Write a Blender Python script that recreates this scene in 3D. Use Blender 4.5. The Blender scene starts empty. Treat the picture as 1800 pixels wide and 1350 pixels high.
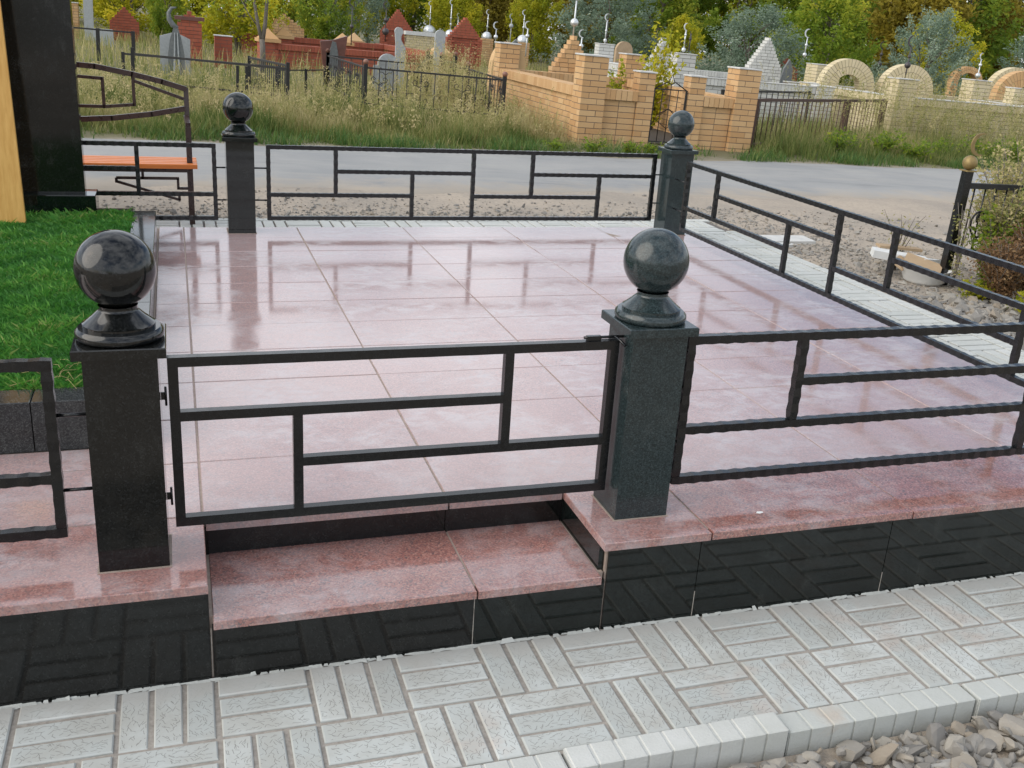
import bpy, math, random
import numpy as np
from mathutils import Matrix, Vector
R = math.radians
random.seed(7); rng = np.random.default_rng(7)
scene = bpy.context.scene
COL = scene.collection

# ------------------------------------------------------------------ camera
YAW, PITCH, ROLL, FPX = .33, .3454, -.0651, 1775.57
cam_d = bpy.data.cameras.new('camera'); cam = bpy.data.objects.new('camera', cam_d); COL.objects.link(cam)
f = Vector((math.sin(YAW)*math.cos(PITCH), math.cos(YAW)*math.cos(PITCH), -math.sin(PITCH)))
r = Vector((math.cos(YAW), -math.sin(YAW), 0)); d = f.cross(r)
r2 = math.cos(ROLL)*r + math.sin(ROLL)*d; d2 = -math.sin(ROLL)*r + math.cos(ROLL)*d
cam.matrix_world = Matrix(((r2.x, -d2.x, -f.x, .2796), (r2.y, -d2.y, -f.y, -2.8793), (r2.z, -d2.z, -f.z, 1.635), (0, 0, 0, 1)))
cam_d.sensor_width = 36; cam_d.lens = 36*FPX/1800; cam_d.clip_start = .05; cam_d.clip_end = 2000
scene.camera = cam

# ------------------------------------------------------------------ sky and sun
SUN_EL, SUN_AZ = R(34), R(-96)          # azimuth from +Y towards +X
world = bpy.data.worlds.new('World'); scene.world = world; world.use_nodes = True
wn, wl = world.node_tree.nodes, world.node_tree.links
wn.clear()
wo = wn.new('ShaderNodeOutputWorld'); wb = wn.new('ShaderNodeBackground'); sky = wn.new('ShaderNodeTexSky')
sky.sky_type = 'NISHITA'; sky.sun_disc = False; sky.sun_elevation = SUN_EL; sky.sun_rotation = SUN_AZ
sky.air_density = 1.0; sky.dust_density = 2.0; sky.altitude = 200
tc = wn.new('ShaderNodeTexCoord'); mp = wn.new('ShaderNodeMapping'); mp.inputs['Scale'].default_value = (1, 1, 2.2)
nz = wn.new('ShaderNodeTexNoise'); nz.inputs['Scale'].default_value = 2.4; nz.inputs['Detail'].default_value = 7; nz.inputs['Roughness'].default_value = .58
rp = wn.new('ShaderNodeValToRGB'); rp.color_ramp.elements[0].position = .36; rp.color_ramp.elements[1].position = .60
mx = wn.new('ShaderNodeMix'); mx.data_type = 'RGBA'; mx.inputs['B'].default_value = (9.6, 10.0, 10.6, 1)
wl.new(tc.outputs['Generated'], mp.inputs['Vector']); wl.new(mp.outputs[0], nz.inputs['Vector']); wl.new(nz.outputs['Fac'], rp.inputs[0])
wl.new(rp.outputs[0], mx.inputs['Factor']); wl.new(sky.outputs[0], mx.inputs['A']); wl.new(mx.outputs['Result'], wb.inputs['Color'])
wb.inputs['Strength'].default_value = .145; wl.new(wb.outputs[0], wo.inputs[0])
sun_d = bpy.data.lights.new('sun', 'SUN'); sun = bpy.data.objects.new('sun', sun_d); COL.objects.link(sun)
sun_d.energy = 2.1; sun_d.angle = R(60); sun_d.color = (1, .93, .82)
sv = Vector((math.sin(SUN_AZ)*math.cos(SUN_EL), math.cos(SUN_AZ)*math.cos(SUN_EL), math.sin(SUN_EL)))
sun.rotation_euler = sv.to_track_quat('Z', 'Y').to_euler()
vs = scene.view_settings
vs.view_transform = 'Standard'; vs.look = 'None'; vs.gamma = 1; vs.use_curve_mapping = False; vs.exposure = .08

# ------------------------------------------------------------------ materials
MATS = {}
class NT:
    def __init__(s, name):
        s.m = bpy.data.materials.new(name); s.m.use_nodes = True
        s.n = s.m.node_tree.nodes; s.l = s.m.node_tree.links
        s.b = s.n['Principled BSDF']; s.out = s.n['Material Output']
        s.tc = s.n.new('ShaderNodeTexCoord'); MATS[name] = s.m
    def link(s, a, b): s.l.new(a, b)
    def coord(s, kind='Object', scale=(1, 1, 1)):
        mp = s.n.new('ShaderNodeMapping'); mp.inputs['Scale'].default_value = scale
        s.link(s.tc.outputs[kind], mp.inputs['Vector']); return mp.outputs[0]
    def world(s, scale=(1, 1, 1)):
        g = s.n.new('ShaderNodeNewGeometry'); mp = s.n.new('ShaderNodeMapping'); mp.inputs['Scale'].default_value = scale
        s.link(g.outputs['Position'], mp.inputs['Vector']); return mp.outputs[0]
    def noise(s, vec, scale, detail=4, rough=.55, dist=0):
        n = s.n.new('ShaderNodeTexNoise'); n.inputs['Scale'].default_value = scale; n.inputs['Detail'].default_value = detail
        n.inputs['Roughness'].default_value = rough; n.inputs['Distortion'].default_value = dist; s.link(vec, n.inputs['Vector']); return n.outputs['Fac']
    def vor(s, vec, scale, feature='F1'):
        n = s.n.new('ShaderNodeTexVoronoi'); n.feature = feature; n.inputs['Scale'].default_value = scale; s.link(vec, n.inputs['Vector']); return n
    def ramp(s, fac, stops):
        n = s.n.new('ShaderNodeValToRGB'); e = n.color_ramp.elements
        while len(e) < len(stops): e.new(.5)
        for k, (p, c) in enumerate(stops):
            e[k].position = p; e[k].color = (c, c, c, 1) if isinstance(c, (int, float)) else (*c, 1)
        s.link(fac, n.inputs[0]); return n.outputs[0]
    def mix(s, fac, a, b, mode='MIX'):
        n = s.n.new('ShaderNodeMix'); n.data_type = 'RGBA'; n.blend_type = mode
        for sock, v in ((n.inputs['Factor'], fac), (n.inputs['A'], a), (n.inputs['B'], b)):
            if isinstance(v, (int, float)): sock.default_value = v
            elif isinstance(v, tuple): sock.default_value = (*v, 1)
            else: s.link(v, sock)
        return n.outputs['Result']
    def math(s, op, a, b=0., c=None):
        n = s.n.new('ShaderNodeMath'); n.operation = op
        for k, v in enumerate((a, b) if c is None else (a, b, c)):
            if isinstance(v, (int, float)): n.inputs[k].default_value = v
            else: s.link(v, n.inputs[k])
        return n.outputs[0]
    def tint(s):       # per-piece number: stored attribute plus the object's own random number
        a = s.n.new('ShaderNodeAttribute'); a.attribute_name = 'tint'
        o = s.n.new('ShaderNodeObjectInfo')
        return s.math('FRACT', s.math('ADD', a.outputs['Fac'], o.outputs['Random']))
    def attr(s):
        a = s.n.new('ShaderNodeAttribute'); a.attribute_name = 'tint'; return a.outputs['Fac']
    def bump(s, h, strength=.3, dist=.01):
        b = s.n.new('ShaderNodeBump'); b.inputs['Strength'].default_value = strength; b.inputs['Distance'].default_value = dist
        s.link(h, b.inputs['Height']); s.link(b.outputs[0], s.b.inputs['Normal'])
    def col(s, c): s.link(c, s.b.inputs['Base Color']) if not isinstance(c, tuple) else setattr(s.b.inputs['Base Color'], 'default_value', (*c, 1))
    def rough(s, v): s.link(v, s.b.inputs['Roughness']) if not isinstance(v, (int, float)) else setattr(s.b.inputs['Roughness'], 'default_value', v)
    def set(s, **k):
        for a, v in k.items(): s.b.inputs[a.replace('_', ' ')].default_value = v

def granite_red(name, d0, d1):
    m = NT(name); v = m.world()
    cells = m.vor(v, 190); n1 = m.noise(v, 90, 3, .6); n2 = m.noise(v, 2.2, 5, .6, .4); n3 = m.noise(m.world((1, 1.35, 1)), 8, 8, .7, .5)
    sep = m.n.new('ShaderNodeSeparateColor'); m.link(cells.outputs['Color'], sep.inputs[0])
    c = m.ramp(sep.outputs[0], [(0, (.035, .026, .028)), (.16, (.10, .04, .035)), (.34, (.27, .075, .05)), (.7, (.34, .125, .085)), (1, (.46, .24, .185))])
    c = m.mix(m.ramp(n1, [(.4, 0), (.62, .5)]), c, (.2, .055, .04))
    o = m.n.new('ShaderNodeObjectInfo')
    c = m.mix(m.math('MULTIPLY', o.outputs['Random'], .4), c, (.33, .17, .15))
    dust = m.math('MULTIPLY', m.ramp(n2, [(.40, .05), (.60, 1)]), m.ramp(n3, [(.42, .12), (.60, 1)]))
    c = m.mix(m.math('ADD', m.math('MULTIPLY', dust, d1), d0), c, (.52, .50, .515)); m.col(c)
    m.rough(m.math('ADD', m.math('MULTIPLY', dust, .16), .075)); m.set(IOR=1.75)
    m.bump(n3, .012, .01)
def granite_dark(name, base, speck, ro, dirt=.25):
    m = NT(name); v = m.world(); cells = m.vor(v, 260); sep = m.n.new('ShaderNodeSeparateColor'); m.link(cells.outputs['Color'], sep.inputs[0])
    c = m.ramp(sep.outputs[0], [(0, tuple(x*.5 for x in base)), (.6, base), (.93, speck), (1, tuple(min(1, x*1.3) for x in speck))])
    n = m.noise(v, 7, 6, .65, .5); n2 = m.noise(m.world((6, 6, 1.2)), 4, 5, .6)
    dd = m.math('MULTIPLY', m.ramp(n, [(.5, 0), (.78, 1)]), m.ramp(n2, [(.42, 0), (.7, 1)]))
    c = m.mix(m.math('MULTIPLY', dd, dirt), c, (.26, .27, .25)); m.col(c)
    m.rough(m.math('ADD', m.math('MULTIPLY', dd, .3), ro)); m.set(IOR=1.5)
def concrete():
    m = NT('pale_concrete'); v = m.coord('Object'); w = m.world()
    n = m.noise(w, 5, 6, .62); n2 = m.noise(w, 130, 3, .6); t = m.tint()
    c = m.mix(t, (.46, .475, .45), (.555, .56, .535)); c = m.mix(m.ramp(n, [(.35, .55), (.65, 0)]), c, (.42, .43, .39))
    c = m.mix(m.math('MULTIPLY', n2, .18), c, (.3, .3, .28))
    st = m.noise(w, 2.1, 5, .7, .5); c = m.mix(m.ramp(st, [(.63, 0), (.72, .5)]), c, (.44, .35, .27)); m.col(c); m.rough(.8); m.bump(m.math('ADD', n2, n), .3, .006)
def paver():
    m = NT('etched_paver'); w = m.world(); o = m.n.new('ShaderNodeObjectInfo')
    def strokes(scale, shift, half, w, bend):      # short curved strokes, one in each Voronoi cell
        off = m.n.new('ShaderNodeVectorMath'); off.operation = 'ADD'; cm = m.n.new('ShaderNodeCombineXYZ'); m.link(m.math('MULTIPLY', o.outputs['Random'], 30), cm.inputs[0]); cm.inputs[1].default_value = shift
        m.link(m.tc.outputs['Object'], off.inputs[0]); m.link(cm.outputs[0], off.inputs[1])
        vo = m.vor(off.outputs[0], scale); vo.voronoi_dimensions = '2D'
        df = m.n.new('ShaderNodeVectorMath'); df.operation = 'SUBTRACT'; m.link(off.outputs[0], df.inputs[0]); m.link(vo.outputs['Position'], df.inputs[1])
        sc = m.n.new('ShaderNodeSeparateColor'); m.link(vo.outputs['Color'], sc.inputs[0])
        rot = m.n.new('ShaderNodeVectorRotate'); rot.rotation_type = 'Z_AXIS'; m.link(df.outputs[0], rot.inputs['Vector']); m.link(m.math('MULTIPLY', m.math('SUBTRACT', sc.outputs[0], .5), 2.2), rot.inputs['Angle'])
        xy = m.n.new('ShaderNodeSeparateXYZ'); m.link(rot.outputs[0], xy.inputs[0])
        wig = m.math('MULTIPLY', m.math('SINE', m.math('MULTIPLY', xy.outputs[0], 260)), m.math('MULTIPLY', m.math('SUBTRACT', sc.outputs[1], .5), bend))
        yy = m.math('ABSOLUTE', m.math('ADD', xy.outputs[1], wig)); xx = m.math('ABSOLUTE', xy.outputs[0])
        ln = m.math('MULTIPLY', m.math('ADD', m.math('MULTIPLY', sc.outputs[2], .8), .5), half)
        return m.math('MULTIPLY', m.math('LESS_THAN', yy, w), m.math('LESS_THAN', xx, ln))
    line = m.math('MAXIMUM', strokes(46, 3.7, .010, .0010, .006), strokes(38, 9.1, .012, .0009, .007))
    gp = m.n.new('ShaderNodeSeparateXYZ'); m.link(w, gp.inputs[0]); fn = m.noise(w, 11, 4, .6)
    film = m.math('ADD', gp.outputs[1], m.math('MULTIPLY', m.math('SUBTRACT', fn, .5), .22))
    fm = m.n.new('ShaderNodeMapRange'); m.link(film, fm.inputs[0]); fm.inputs[1].default_value = -.215; fm.inputs[2].default_value = -.165; film = fm.outputs[0]   # dried cement wash next to the wall
    line = m.math('MULTIPLY', line, m.math('SUBTRACT', 1, m.math('MULTIPLY', film, .85)))
    # keep the squiggles away from the plank's edges
    sx = m.n.new('ShaderNodeSeparateXYZ'); m.link(m.tc.outputs['Object'], sx.inputs[0])
    line = m.math('MULTIPLY', line, m.math('MULTIPLY', m.math('LESS_THAN', m.math('ABSOLUTE', sx.outputs[0]), .118), m.math('LESS_THAN', m.math('ABSOLUTE', sx.outputs[1]), .034)))
    n = m.noise(w, 6, 6, .65); n2 = m.noise(w, 150, 3, .6); t = o.outputs['Random']
    c = m.mix(t, (.41, .435, .42), (.525, .545, .525)); c = m.mix(m.ramp(n, [(.36, .7), (.62, 0)]), c, (.38, .375, .34))
    st = m.noise(w, 2.3, 5, .7, .6); c = m.mix(m.ramp(st, [(.6, 0), (.74, .55)]), c, (.46, .36, .30))
    c = m.mix(m.math('MULTIPLY', film, .6), c, (.43, .415, .385))
    c = m.mix(m.math('MULTIPLY', n2, .14), c, (.3, .3, .28)); c = m.mix(m.math('MULTIPLY', line, .7), c, (.17, .165, .15)); m.col(c); m.rough(.8)
    m.bump(m.math('SUBTRACT', m.math('MULTIPLY', n2, .25), line), .35, .003)
def simple(name, c1, c2, rough=.6, scale=12, bump=.15, metallic=0, stretch=(1, 1, 1), useworld=True, bd=.005, tinted=False):
    m = NT(name); v = m.world(stretch) if useworld else m.coord('Object', stretch); n = m.noise(v, scale, 5, .6)
    c = m.mix(m.ramp(n, [(.3, 0), (.7, 1)]), c1, c2)
    if tinted: c = m.mix(m.tint(), c, c2)
    m.col(c); m.rough(m.ramp(n, [(.2, max(.02, rough-.1)), (.8, min(1, rough+.1))])); m.set(Metallic=metallic)
    if bump: m.bump(n, bump, bd)
def brick(name, cols):
    m = NT(name); v = m.world(); t = m.tint(); n = m.noise(v, 45, 4, .6)
    c = m.ramp(t, [(k/(len(cols)-1), c) for k, c in enumerate(cols)])
    c = m.mix(m.math('MULTIPLY', n, .3), c, tuple(x*.55 for x in cols[0])); m.col(c); m.rough(.85); m.bump(n, .25, .006)
def leafy(name, stops, transl=.35, rough=.55):
    m = NT(name); t = m.attr(); c = m.ramp(t, stops); o = m.n.new('ShaderNodeObjectInfo')
    c = m.mix(m.math('MULTIPLY', o.outputs['Random'], .22), c, tuple(x*.6 for x in stops[0][1])); m.col(c); m.rough(rough); m.set(Specular_IOR_Level=.25)
    tr = m.n.new('ShaderNodeBsdfTranslucent'); ms = m.n.new('ShaderNodeMixShader'); ms.inputs[0].default_value = transl
    m.link(c, tr.inputs[0]); m.link(m.b.outputs[0], ms.inputs[1]); m.link(tr.outputs[0], ms.inputs[2]); m.link(ms.outputs[0], m.out.inputs[0])
def ground_mat():
    m = NT('bare_ground'); v = m.world(); sx = m.n.new('ShaderNodeSeparateXYZ'); m.link(v, sx.inputs[0])
    n = m.noise(v, .9, 7, .65, .3); n2 = m.noise(v, 28, 5, .7); n3 = m.noise(v, 5, 5, .65)
    dirt = m.mix(m.ramp(n, [(.35, 0), (.62, 1)]), (.30, .26, .215), (.42, .35, .275)); dirt = m.mix(m.ramp(n2, [(.45, 0), (.72, .6)]), dirt, (.20, .18, .155))
    soil = m.mix(n3, (.10, .095, .045), (.17, .15, .075))
    # bare dirt this side of the road, soil under the weeds beyond
    far = m.math('ADD', sx.outputs[1], m.math('MULTIPLY', sx.outputs[0], -.13)); far = m.math('ADD', far, m.math('MULTIPLY', m.math('SUBTRACT', n, .5), 2.4))
    mr = m.n.new('ShaderNodeMapRange'); m.link(far, mr.inputs[0]); mr.inputs[1].default_value = 9.7; mr.inputs[2].default_value = 10.5
    m.col(m.mix(mr.outputs[0], dirt, soil)); m.rough(.95); m.bump(m.math('ADD', n2, m.math('MULTIPLY', n3, .8)), .8, .02)
def asphalt():
    m = NT('worn_asphalt'); v = m.world(); n = m.noise(v, .8, 6, .6, .4); n2 = m.noise(v, 160, 3, .7); n3 = m.noise(v, 2.5, 7, .7, .4)
    c = m.mix(m.ramp(n, [(.35, 0), (.65, 1)]), (.245, .248, .246), (.31, .305, .292)); c = m.mix(m.ramp(n2, [(.5, 0), (.75, .35)]), c, (.10, .10, .10))
    st = m.noise(m.world((.35, 2.6, 1)), 1.6, 6, .65, .3); c = m.mix(m.ramp(st, [(.52, 0), (.68, .55)]), c, (.33, .315, .285)); c = m.mix(m.ramp(st, [(.28, .5), (.42, 0)]), c, (.15, .152, .155))
    sx = m.n.new('ShaderNodeSeparateXYZ'); m.link(v, sx.inputs[0])
    e = m.math('SUBTRACT', sx.outputs[1], m.math('MULTIPLY', sx.outputs[0], .13)); e = m.math('ADD', e, m.math('MULTIPLY', m.math('SUBTRACT', n3, .5), 1.8))
    mr = m.n.new('ShaderNodeMapRange'); m.link(e, mr.inputs[0]); mr.inputs[1].default_value = 7.5; mr.inputs[2].default_value = 6.8
    c = m.mix(m.math('MULTIPLY', mr.outputs[0], .9), c, (.36, .31, .25)); m.col(c); m.rough(.88); m.bump(n2, .4, .006)
granite_red('red_granite', .09, .36); granite_red('dusty_red_granite', .37, .30); concrete(); paver(); ground_mat(); asphalt()
granite_dark('green_black_granite', (.0035, .0060, .0055), (.009, .0135, .0125), .05, .10)
granite_dark('dusty_green_granite', (.021, .033, .035), (.031, .046, .049), .16, .22)
granite_dark('black_granite', (.0055, .0062, .006), (.012, .013, .013), .095, .10)
granite_dark('grey_granite', (.03, .033, .033), (.06, .064, .062), .12, .25)
simple('sand_joint', (.24, .215, .19), (.37, .34, .30), .95, 60, .4)
simple('grout', (.26, .20, .165), (.38, .31, .26), .9, 40, .1)
simple('black_steel', (.0035, .004, .005), (.008, .009, .010), .24, 60, .08, 0, bd=.002)
simple('iron_dark', (.007, .008, .009), (.022, .019, .017), .6, 25, .2)
simple('rusty_iron', (.05, .028, .02), (.10, .05, .035), .7, 30, .3)
simple('brown_steel', (.028, .014, .012), (.055, .028, .022), .3, 20, .06)
simple('orange_paint', (.66, .17, .03), (.74, .23, .05), .35, 8, .1, stretch=(1, 14, 6))
simple('yellow_wood', (.52, .27, .055), (.66, .39, .11), .5, 5, .15, stretch=(9, 9, .8))
simple('copper_ball', (.17, .075, .05), (.25, .12, .08), .5, 30, .1)
simple('brass', (.30, .22, .08), (.20, .14, .06), .5, 30, .1, .4)
simple('silver_paint', (.55, .57, .58), (.66, .68, .68), .32, 12, .05, .55)
simple('dark_paint', (.03, .028, .03), (.06, .05, .05), .4, 20, .05)
simple('grey_stone', (.30, .32, .33), (.40, .42, .42), .75, 18, .15)
simple('dark_stone', (.10, .11, .11), (.17, .18, .18), .7, 22, .2)
simple('white_render', (.55, .56, .55), (.66, .66, .64), .8, 14, .1)
simple('brown_polish', (.10, .04, .03), (.16, .06, .045), .35, 8, .05)
simple('mortar_dark', (.10, .085, .075), (.16, .14, .12), .95, 30, .2)
simple('mortar_pale', (.30, .29, .27), (.38, .37, .35), .95, 30, .2)
simple('slab_cap', (.46, .46, .44), (.58, .57, .54), .85, 10, .1)
simple('cardboard', (.34, .24, .145), (.44, .32, .20), .85, 8, .1)
simple('white_plastic', (.62, .63, .62), (.72, .72, .70), .55, 9, .1)
simple('bark', (.10, .085, .07), (.19, .165, .14), .9, 12, .5, stretch=(3, 3, .6))
simple('soil', (.035, .028, .022), (.07, .055, .04), .95, 30, .4)
brick('tan_brick', [(.51, .295, .13), (.57, .355, .17), (.62, .41, .21), (.54, .32, .145)])
brick('red_brick', [(.30, .075, .04), (.37, .10, .055), (.33, .085, .048)])
brick('white_brick', [(.55, .55, .52), (.64, .64, .61), (.50, .50, .48)])
brick('cream_brick', [(.58, .49, .30), (.65, .56, .37), (.54, .45, .27)])
leafy('turf_blade', [(0, (.035, .15, .025)), (.45, (.07, .245, .035)), (.85, (.135, .33, .045)), (1, (.30, .37, .11))], .4)
leafy('dry_grass', [(0, (.10, .16, .035)), (.3, (.25, .27, .08)), (.65, (.43, .385, .16)), (1, (.66, .54, .30))], .45, .7)
leafy('green_grass', [(0, (.05, .13, .03)), (.6, (.11, .20, .045)), (1, (.24, .27, .08))], .4)
leafy('leaf_yellow_green', [(0, (.18, .24, .02)), (.45, (.46, .46, .03)), (1, (.70, .60, .045))], .6)
leafy('leaf_green', [(0, (.11, .19, .028)), (.5, (.26, .36, .04)), (1, (.52, .50, .055))], .6)
leafy('leaf_brown_gold', [(0, (.17, .15, .028)), (.5, (.34, .28, .04)), (1, (.50, .40, .055))], .6)
leafy('leaf_silver', [(0, (.14, .20, .13)), (.6, (.24, .32, .23)), (1, (.38, .45, .34))], .4)
leafy('leaf_rusty', [(0, (.12, .07, .035)), (.6, (.25, .145, .07)), (1, (.40, .27, .13))], .4)
def stone_mat():
    m = NT('gravel_stone'); t = m.attr(); v = m.world(); n = m.noise(v, 60, 4, .6)
    c = m.ramp(t, [(0, (.16, .155, .145)), (.4, (.27, .255, .23)), (.75, (.34, .315, .27)), (.96, (.28, .23, .17)), (1, (.40, .39, .36))])
    c = m.mix(m.math('MULTIPLY', n, .4), c, (.14, .12, .10)); m.col(c); m.rough(.88); m.bump(n, .3, .006)
stone_mat()

# ------------------------------------------------------------------ mesh helpers
class MB:
    def __init__(s): s.v = []; s.f = []; s.t = []; s.sm = []
    def add(s, v, f, tint=0., smooth=False):
        o = len(s.v); s.v += [tuple(p) for p in v]; s.f += [tuple(i+o for i in q) for q in f]; s.t += [tint]*len(v); s.sm += [smooth]*len(f); return s
    def box(s, a, b, c=0., tint=0.):
        (x0, y0, z0), (x1, y1, z1) = a, b
        if c <= 0:
            v = [(x0, y0, z0), (x1, y0, z0), (x1, y1, z0), (x0, y1, z0), (x0, y0, z1), (x1, y0, z1), (x1, y1, z1), (x0, y1, z1)]
            return s.add(v, [(3, 2, 1, 0), (4, 5, 6, 7), (0, 1, 5, 4), (1, 2, 6, 5), (2, 3, 7, 6), (3, 0, 4, 7)], tint)
        v = []
        for z, i in ((z0, 0), (z1-c, 0), (z1, c)): v += [(x0+i, y0+i, z), (x1-i, y0+i, z), (x1-i, y1-i, z), (x0+i, y1-i, z)]
        fs = [(3, 2, 1, 0), (8, 9, 10, 11)]
        for k in (0, 4):
            for j in range(4): fs.append((k+j, k+(j+1) % 4, k+4+(j+1) % 4, k+4+j))
        return s.add(v, fs, tint)
    def bar(s, p0, p1, w, h=None, wave=0., step=.03, up=(0, 0, 1), tint=0., twist=0.):
        p0, p1 = Vector(p0), Vector(p1); h = h or w; D = p1-p0; L = D.length; D.normalize(); U = Vector(up)
        if abs(D.dot(U)) > .95: U = Vector((0, 1, 0)) if abs(D.y) < .9 else Vector((1, 0, 0))
        S = D.cross(U).normalized(); U = S.cross(D).normalized()
        n = max(1, int(L/step)) if wave or twist else 1
        v = []; fs = []
        for k in range(n+1):
            c = p0+D*(L*k/n); sc = 1+wave*(1 if k % 2 else -1)*(1+.5*random.uniform(-1, 1)) if wave else 1
            a = twist*(k % 2) if twist else 0
            ca, sa = math.cos(a), math.sin(a); S2 = S*ca+U*sa; U2 = U*ca-S*sa
            for i, j in ((-1, -1), (1, -1), (1, 1), (-1, 1)): v.append(c+S2*(i*w*sc/2)+U2*(j*h*sc/2))
        for k in range(n):
            for j in range(4): fs.append((4*k+j, 4*k+(j+1) % 4, 4*k+4+(j+1) % 4, 4*k+4+j))
        fs += [(3, 2, 1, 0), tuple(4*n+j for j in range(4))]
        return s.add(v, fs, tint)
    def tube(s, pts, rad, n=8, tint=0., caps=True):
        pts = [Vector(p) for p in pts]; m = len(pts); rs = rad if isinstance(rad, (list, tuple)) else [rad]*m
        v = []; fs = []; U = None
        for k, p in enumerate(pts):
            D = (pts[min(k+1, m-1)]-pts[max(k-1, 0)]).normalized()
            if U is None: U = Vector((0, 0, 1)) if abs(D.z) < .9 else Vector((1, 0, 0))
            U = (U-D*U.dot(D)).normalized(); S = D.cross(U)
            for j in range(n):
                a = 2*math.pi*j/n; v.append(p+(U*math.cos(a)+S*math.sin(a))*rs[k])
        for k in range(m-1):
            for j in range(n): fs.append((k*n+j, k*n+(j+1) % n, (k+1)*n+(j+1) % n, (k+1)*n+j))
        s.add(v, fs, tint, True)
        if caps:
            o = len(s.v)-len(v); s.f += [tuple(o+j for j in reversed(range(n))), tuple(o+(m-1)*n+j for j in range(n))]; s.sm += [False]*2
        return s
    def lathe(s, segs, n=48, c=(0, 0, 0)):
        for prof in segs:
            v = []; fs = []
            for rr, z in prof:
                for j in range(n):
                    a = 2*math.pi*j/n; v.append((c[0]+rr*math.cos(a), c[1]+rr*math.sin(a), c[2]+z))
            for k in range(len(prof)-1):
                for j in range(n): fs.append((k*n+j, k*n+(j+1) % n, (k+1)*n+(j+1) % n, (k+1)*n+j))
            s.add(v, fs, 0, True)
        return s
    def sphere(s, c, rad, n=24, m=14, z0=-1., tint=0.):
        prof = []
        a0 = math.asin(max(-1, z0))
        for k in range(m+1):
            a = a0+(math.pi/2-a0)*k/m; prof.append((max(1e-4, rad*math.cos(a)), rad*math.sin(a)))
        return s.lathe([prof], n, c)
    def prism(s, poly, y0, y1, tint=0.):      # outline in x,z pushed along y
        n = len(poly); v = [(x, y0, z) for x, z in poly]+[(x, y1, z) for x, z in poly]
        fs = [tuple(range(n)), tuple(reversed(range(n, 2*n)))]+[(j+n, (j+1) % n+n, (j+1) % n, j) for j in range(n)]
        return s.add(v, fs, tint)
    def mesh(s, name, mat, tint=False):
        me = bpy.data.meshes.new(name); me.from_pydata(s.v, [], s.f)
        me.polygons.foreach_set('use_smooth', s.sm)
        if tint: a = me.attributes.new('tint', 'FLOAT', 'POINT'); a.data.foreach_set('value', s.t)
        if mat: me.materials.append(MATS[mat])
        me.update(); return me
    def build(s, name, mat, parent=None, tint=False, loc=None, rot=None):
        return link(name, s.mesh(name, mat, tint), parent, loc, rot)
def link(name, me, parent=None, loc=None, rot=None):
    o = bpy.data.objects.new(name, me); COL.objects.link(o)
    if parent: o.parent = parent
    if loc is not None: o.location = loc
    if rot is not None: o.rotation_euler = rot
    return o
def tag(o, label=None, cat=None, group=None, kind=None):
    if label: o['label'] = label
    if cat: o['category'] = cat
    if group: o['group'] = group
    if kind: o['kind'] = kind
    return o
def thing(name, label, cat, loc=(0, 0, 0), rot=(0, 0, 0), group=None): return tag(link(name, None, None, loc, rot), label, cat, group)
def np_mesh(name, V, F, mat, tint=None, smooth=False):
    """V (n,3); F (m,k) constant face size"""
    me = bpy.data.meshes.new(name); n, m, k = len(V), len(F), F.shape[1]
    me.vertices.add(n); me.vertices.foreach_set('co', np.ascontiguousarray(V, np.float32).ravel())
    me.loops.add(m*k); me.loops.foreach_set('vertex_index', np.ascontiguousarray(F, np.int32).ravel())
    me.polygons.add(m); me.polygons.foreach_set('loop_start', np.arange(0, m*k, k, dtype=np.int32)); me.polygons.foreach_set('loop_total', np.full(m, k, np.int32))
    me.polygons.foreach_set('use_smooth', np.full(m, bool(smooth)))
    if tint is not None: a = me.attributes.new('tint', 'FLOAT', 'POINT'); a.data.foreach_set('value', np.ascontiguousarray(tint, np.float32))
    me.materials.append(MATS[mat]); me.update(calc_edges=True); return me

# ------------------------------------------------------------------ ground, road
TILT = .028
def plane_z(x): return -.12-TILT*(x-5)
def ground_z(x, y):
    if -6 < x < 5.17 and -.77 < y < 5.80: return -.55
    p = plane_z(x)
    if y >= 5.80:
        t = min(1, max(0, (y-5.8)/1.2)); return (-.11)*(1-t)+p*t if x < 5.17 else p
    t = min(1, max(0, (y+.4)/1.4)); return -.46*(1-t)+p*t
xs = sorted(set(list(np.linspace(-80, -10, 15))+list(np.linspace(-8, 24, 65))+[5.165, 5.175, -5.99, -6.01]+list(np.linspace(28, 160, 24))))
ys = sorted(set(list(np.linspace(-30, -4, 6))+list(np.linspace(-3, 14, 69))+[-.765, -.775, 5.795, 5.805]+list(np.linspace(15, 40, 20))+list(np.linspace(50, 260, 16))))
V = np.array([(x, y, ground_z(x, y)) for y in ys for x in xs]); nx = len(xs)
F = np.array([(j*nx+i, j*nx+i+1, (j+1)*nx+i+1, (j+1)*nx+i) for j in range(len(ys)-1) for i in range(nx-1)])
tag(link('ground', np_mesh('ground', V, F, 'bare_ground', smooth=True)), kind='structure')
def road_near(x): return 6.85+.13*x+.12*math.sin(x*1.7)+.08*math.sin(x*4.1+1)
def road_far(x): return 10.0+.135*x+.10*math.sin(x*1.3+2)+.06*math.sin(x*3.7)
rx = np.linspace(-40, 70, 331); V = []
for x in rx:
    a, b = road_near(x), road_far(x)
    for t in (-.06, 0, .25, .5, .75, 1, 1.05):
        y = a+(b-a)*t; V.append((x, y, max(ground_z(x, y), plane_z(x))+(.010+.02*math.sin(math.pi*t) if 0 <= t <= 1 else -.15)))
F = np.array([(i*7+k, (i+1)*7+k, (i+1)*7+k+1, i*7+k+1) for i in range(len(rx)-1) for k in range(6)])
tag(link('road', np_mesh('road', np.array(V), F, 'worn_asphalt', smooth=True)), kind='structure')

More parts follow.
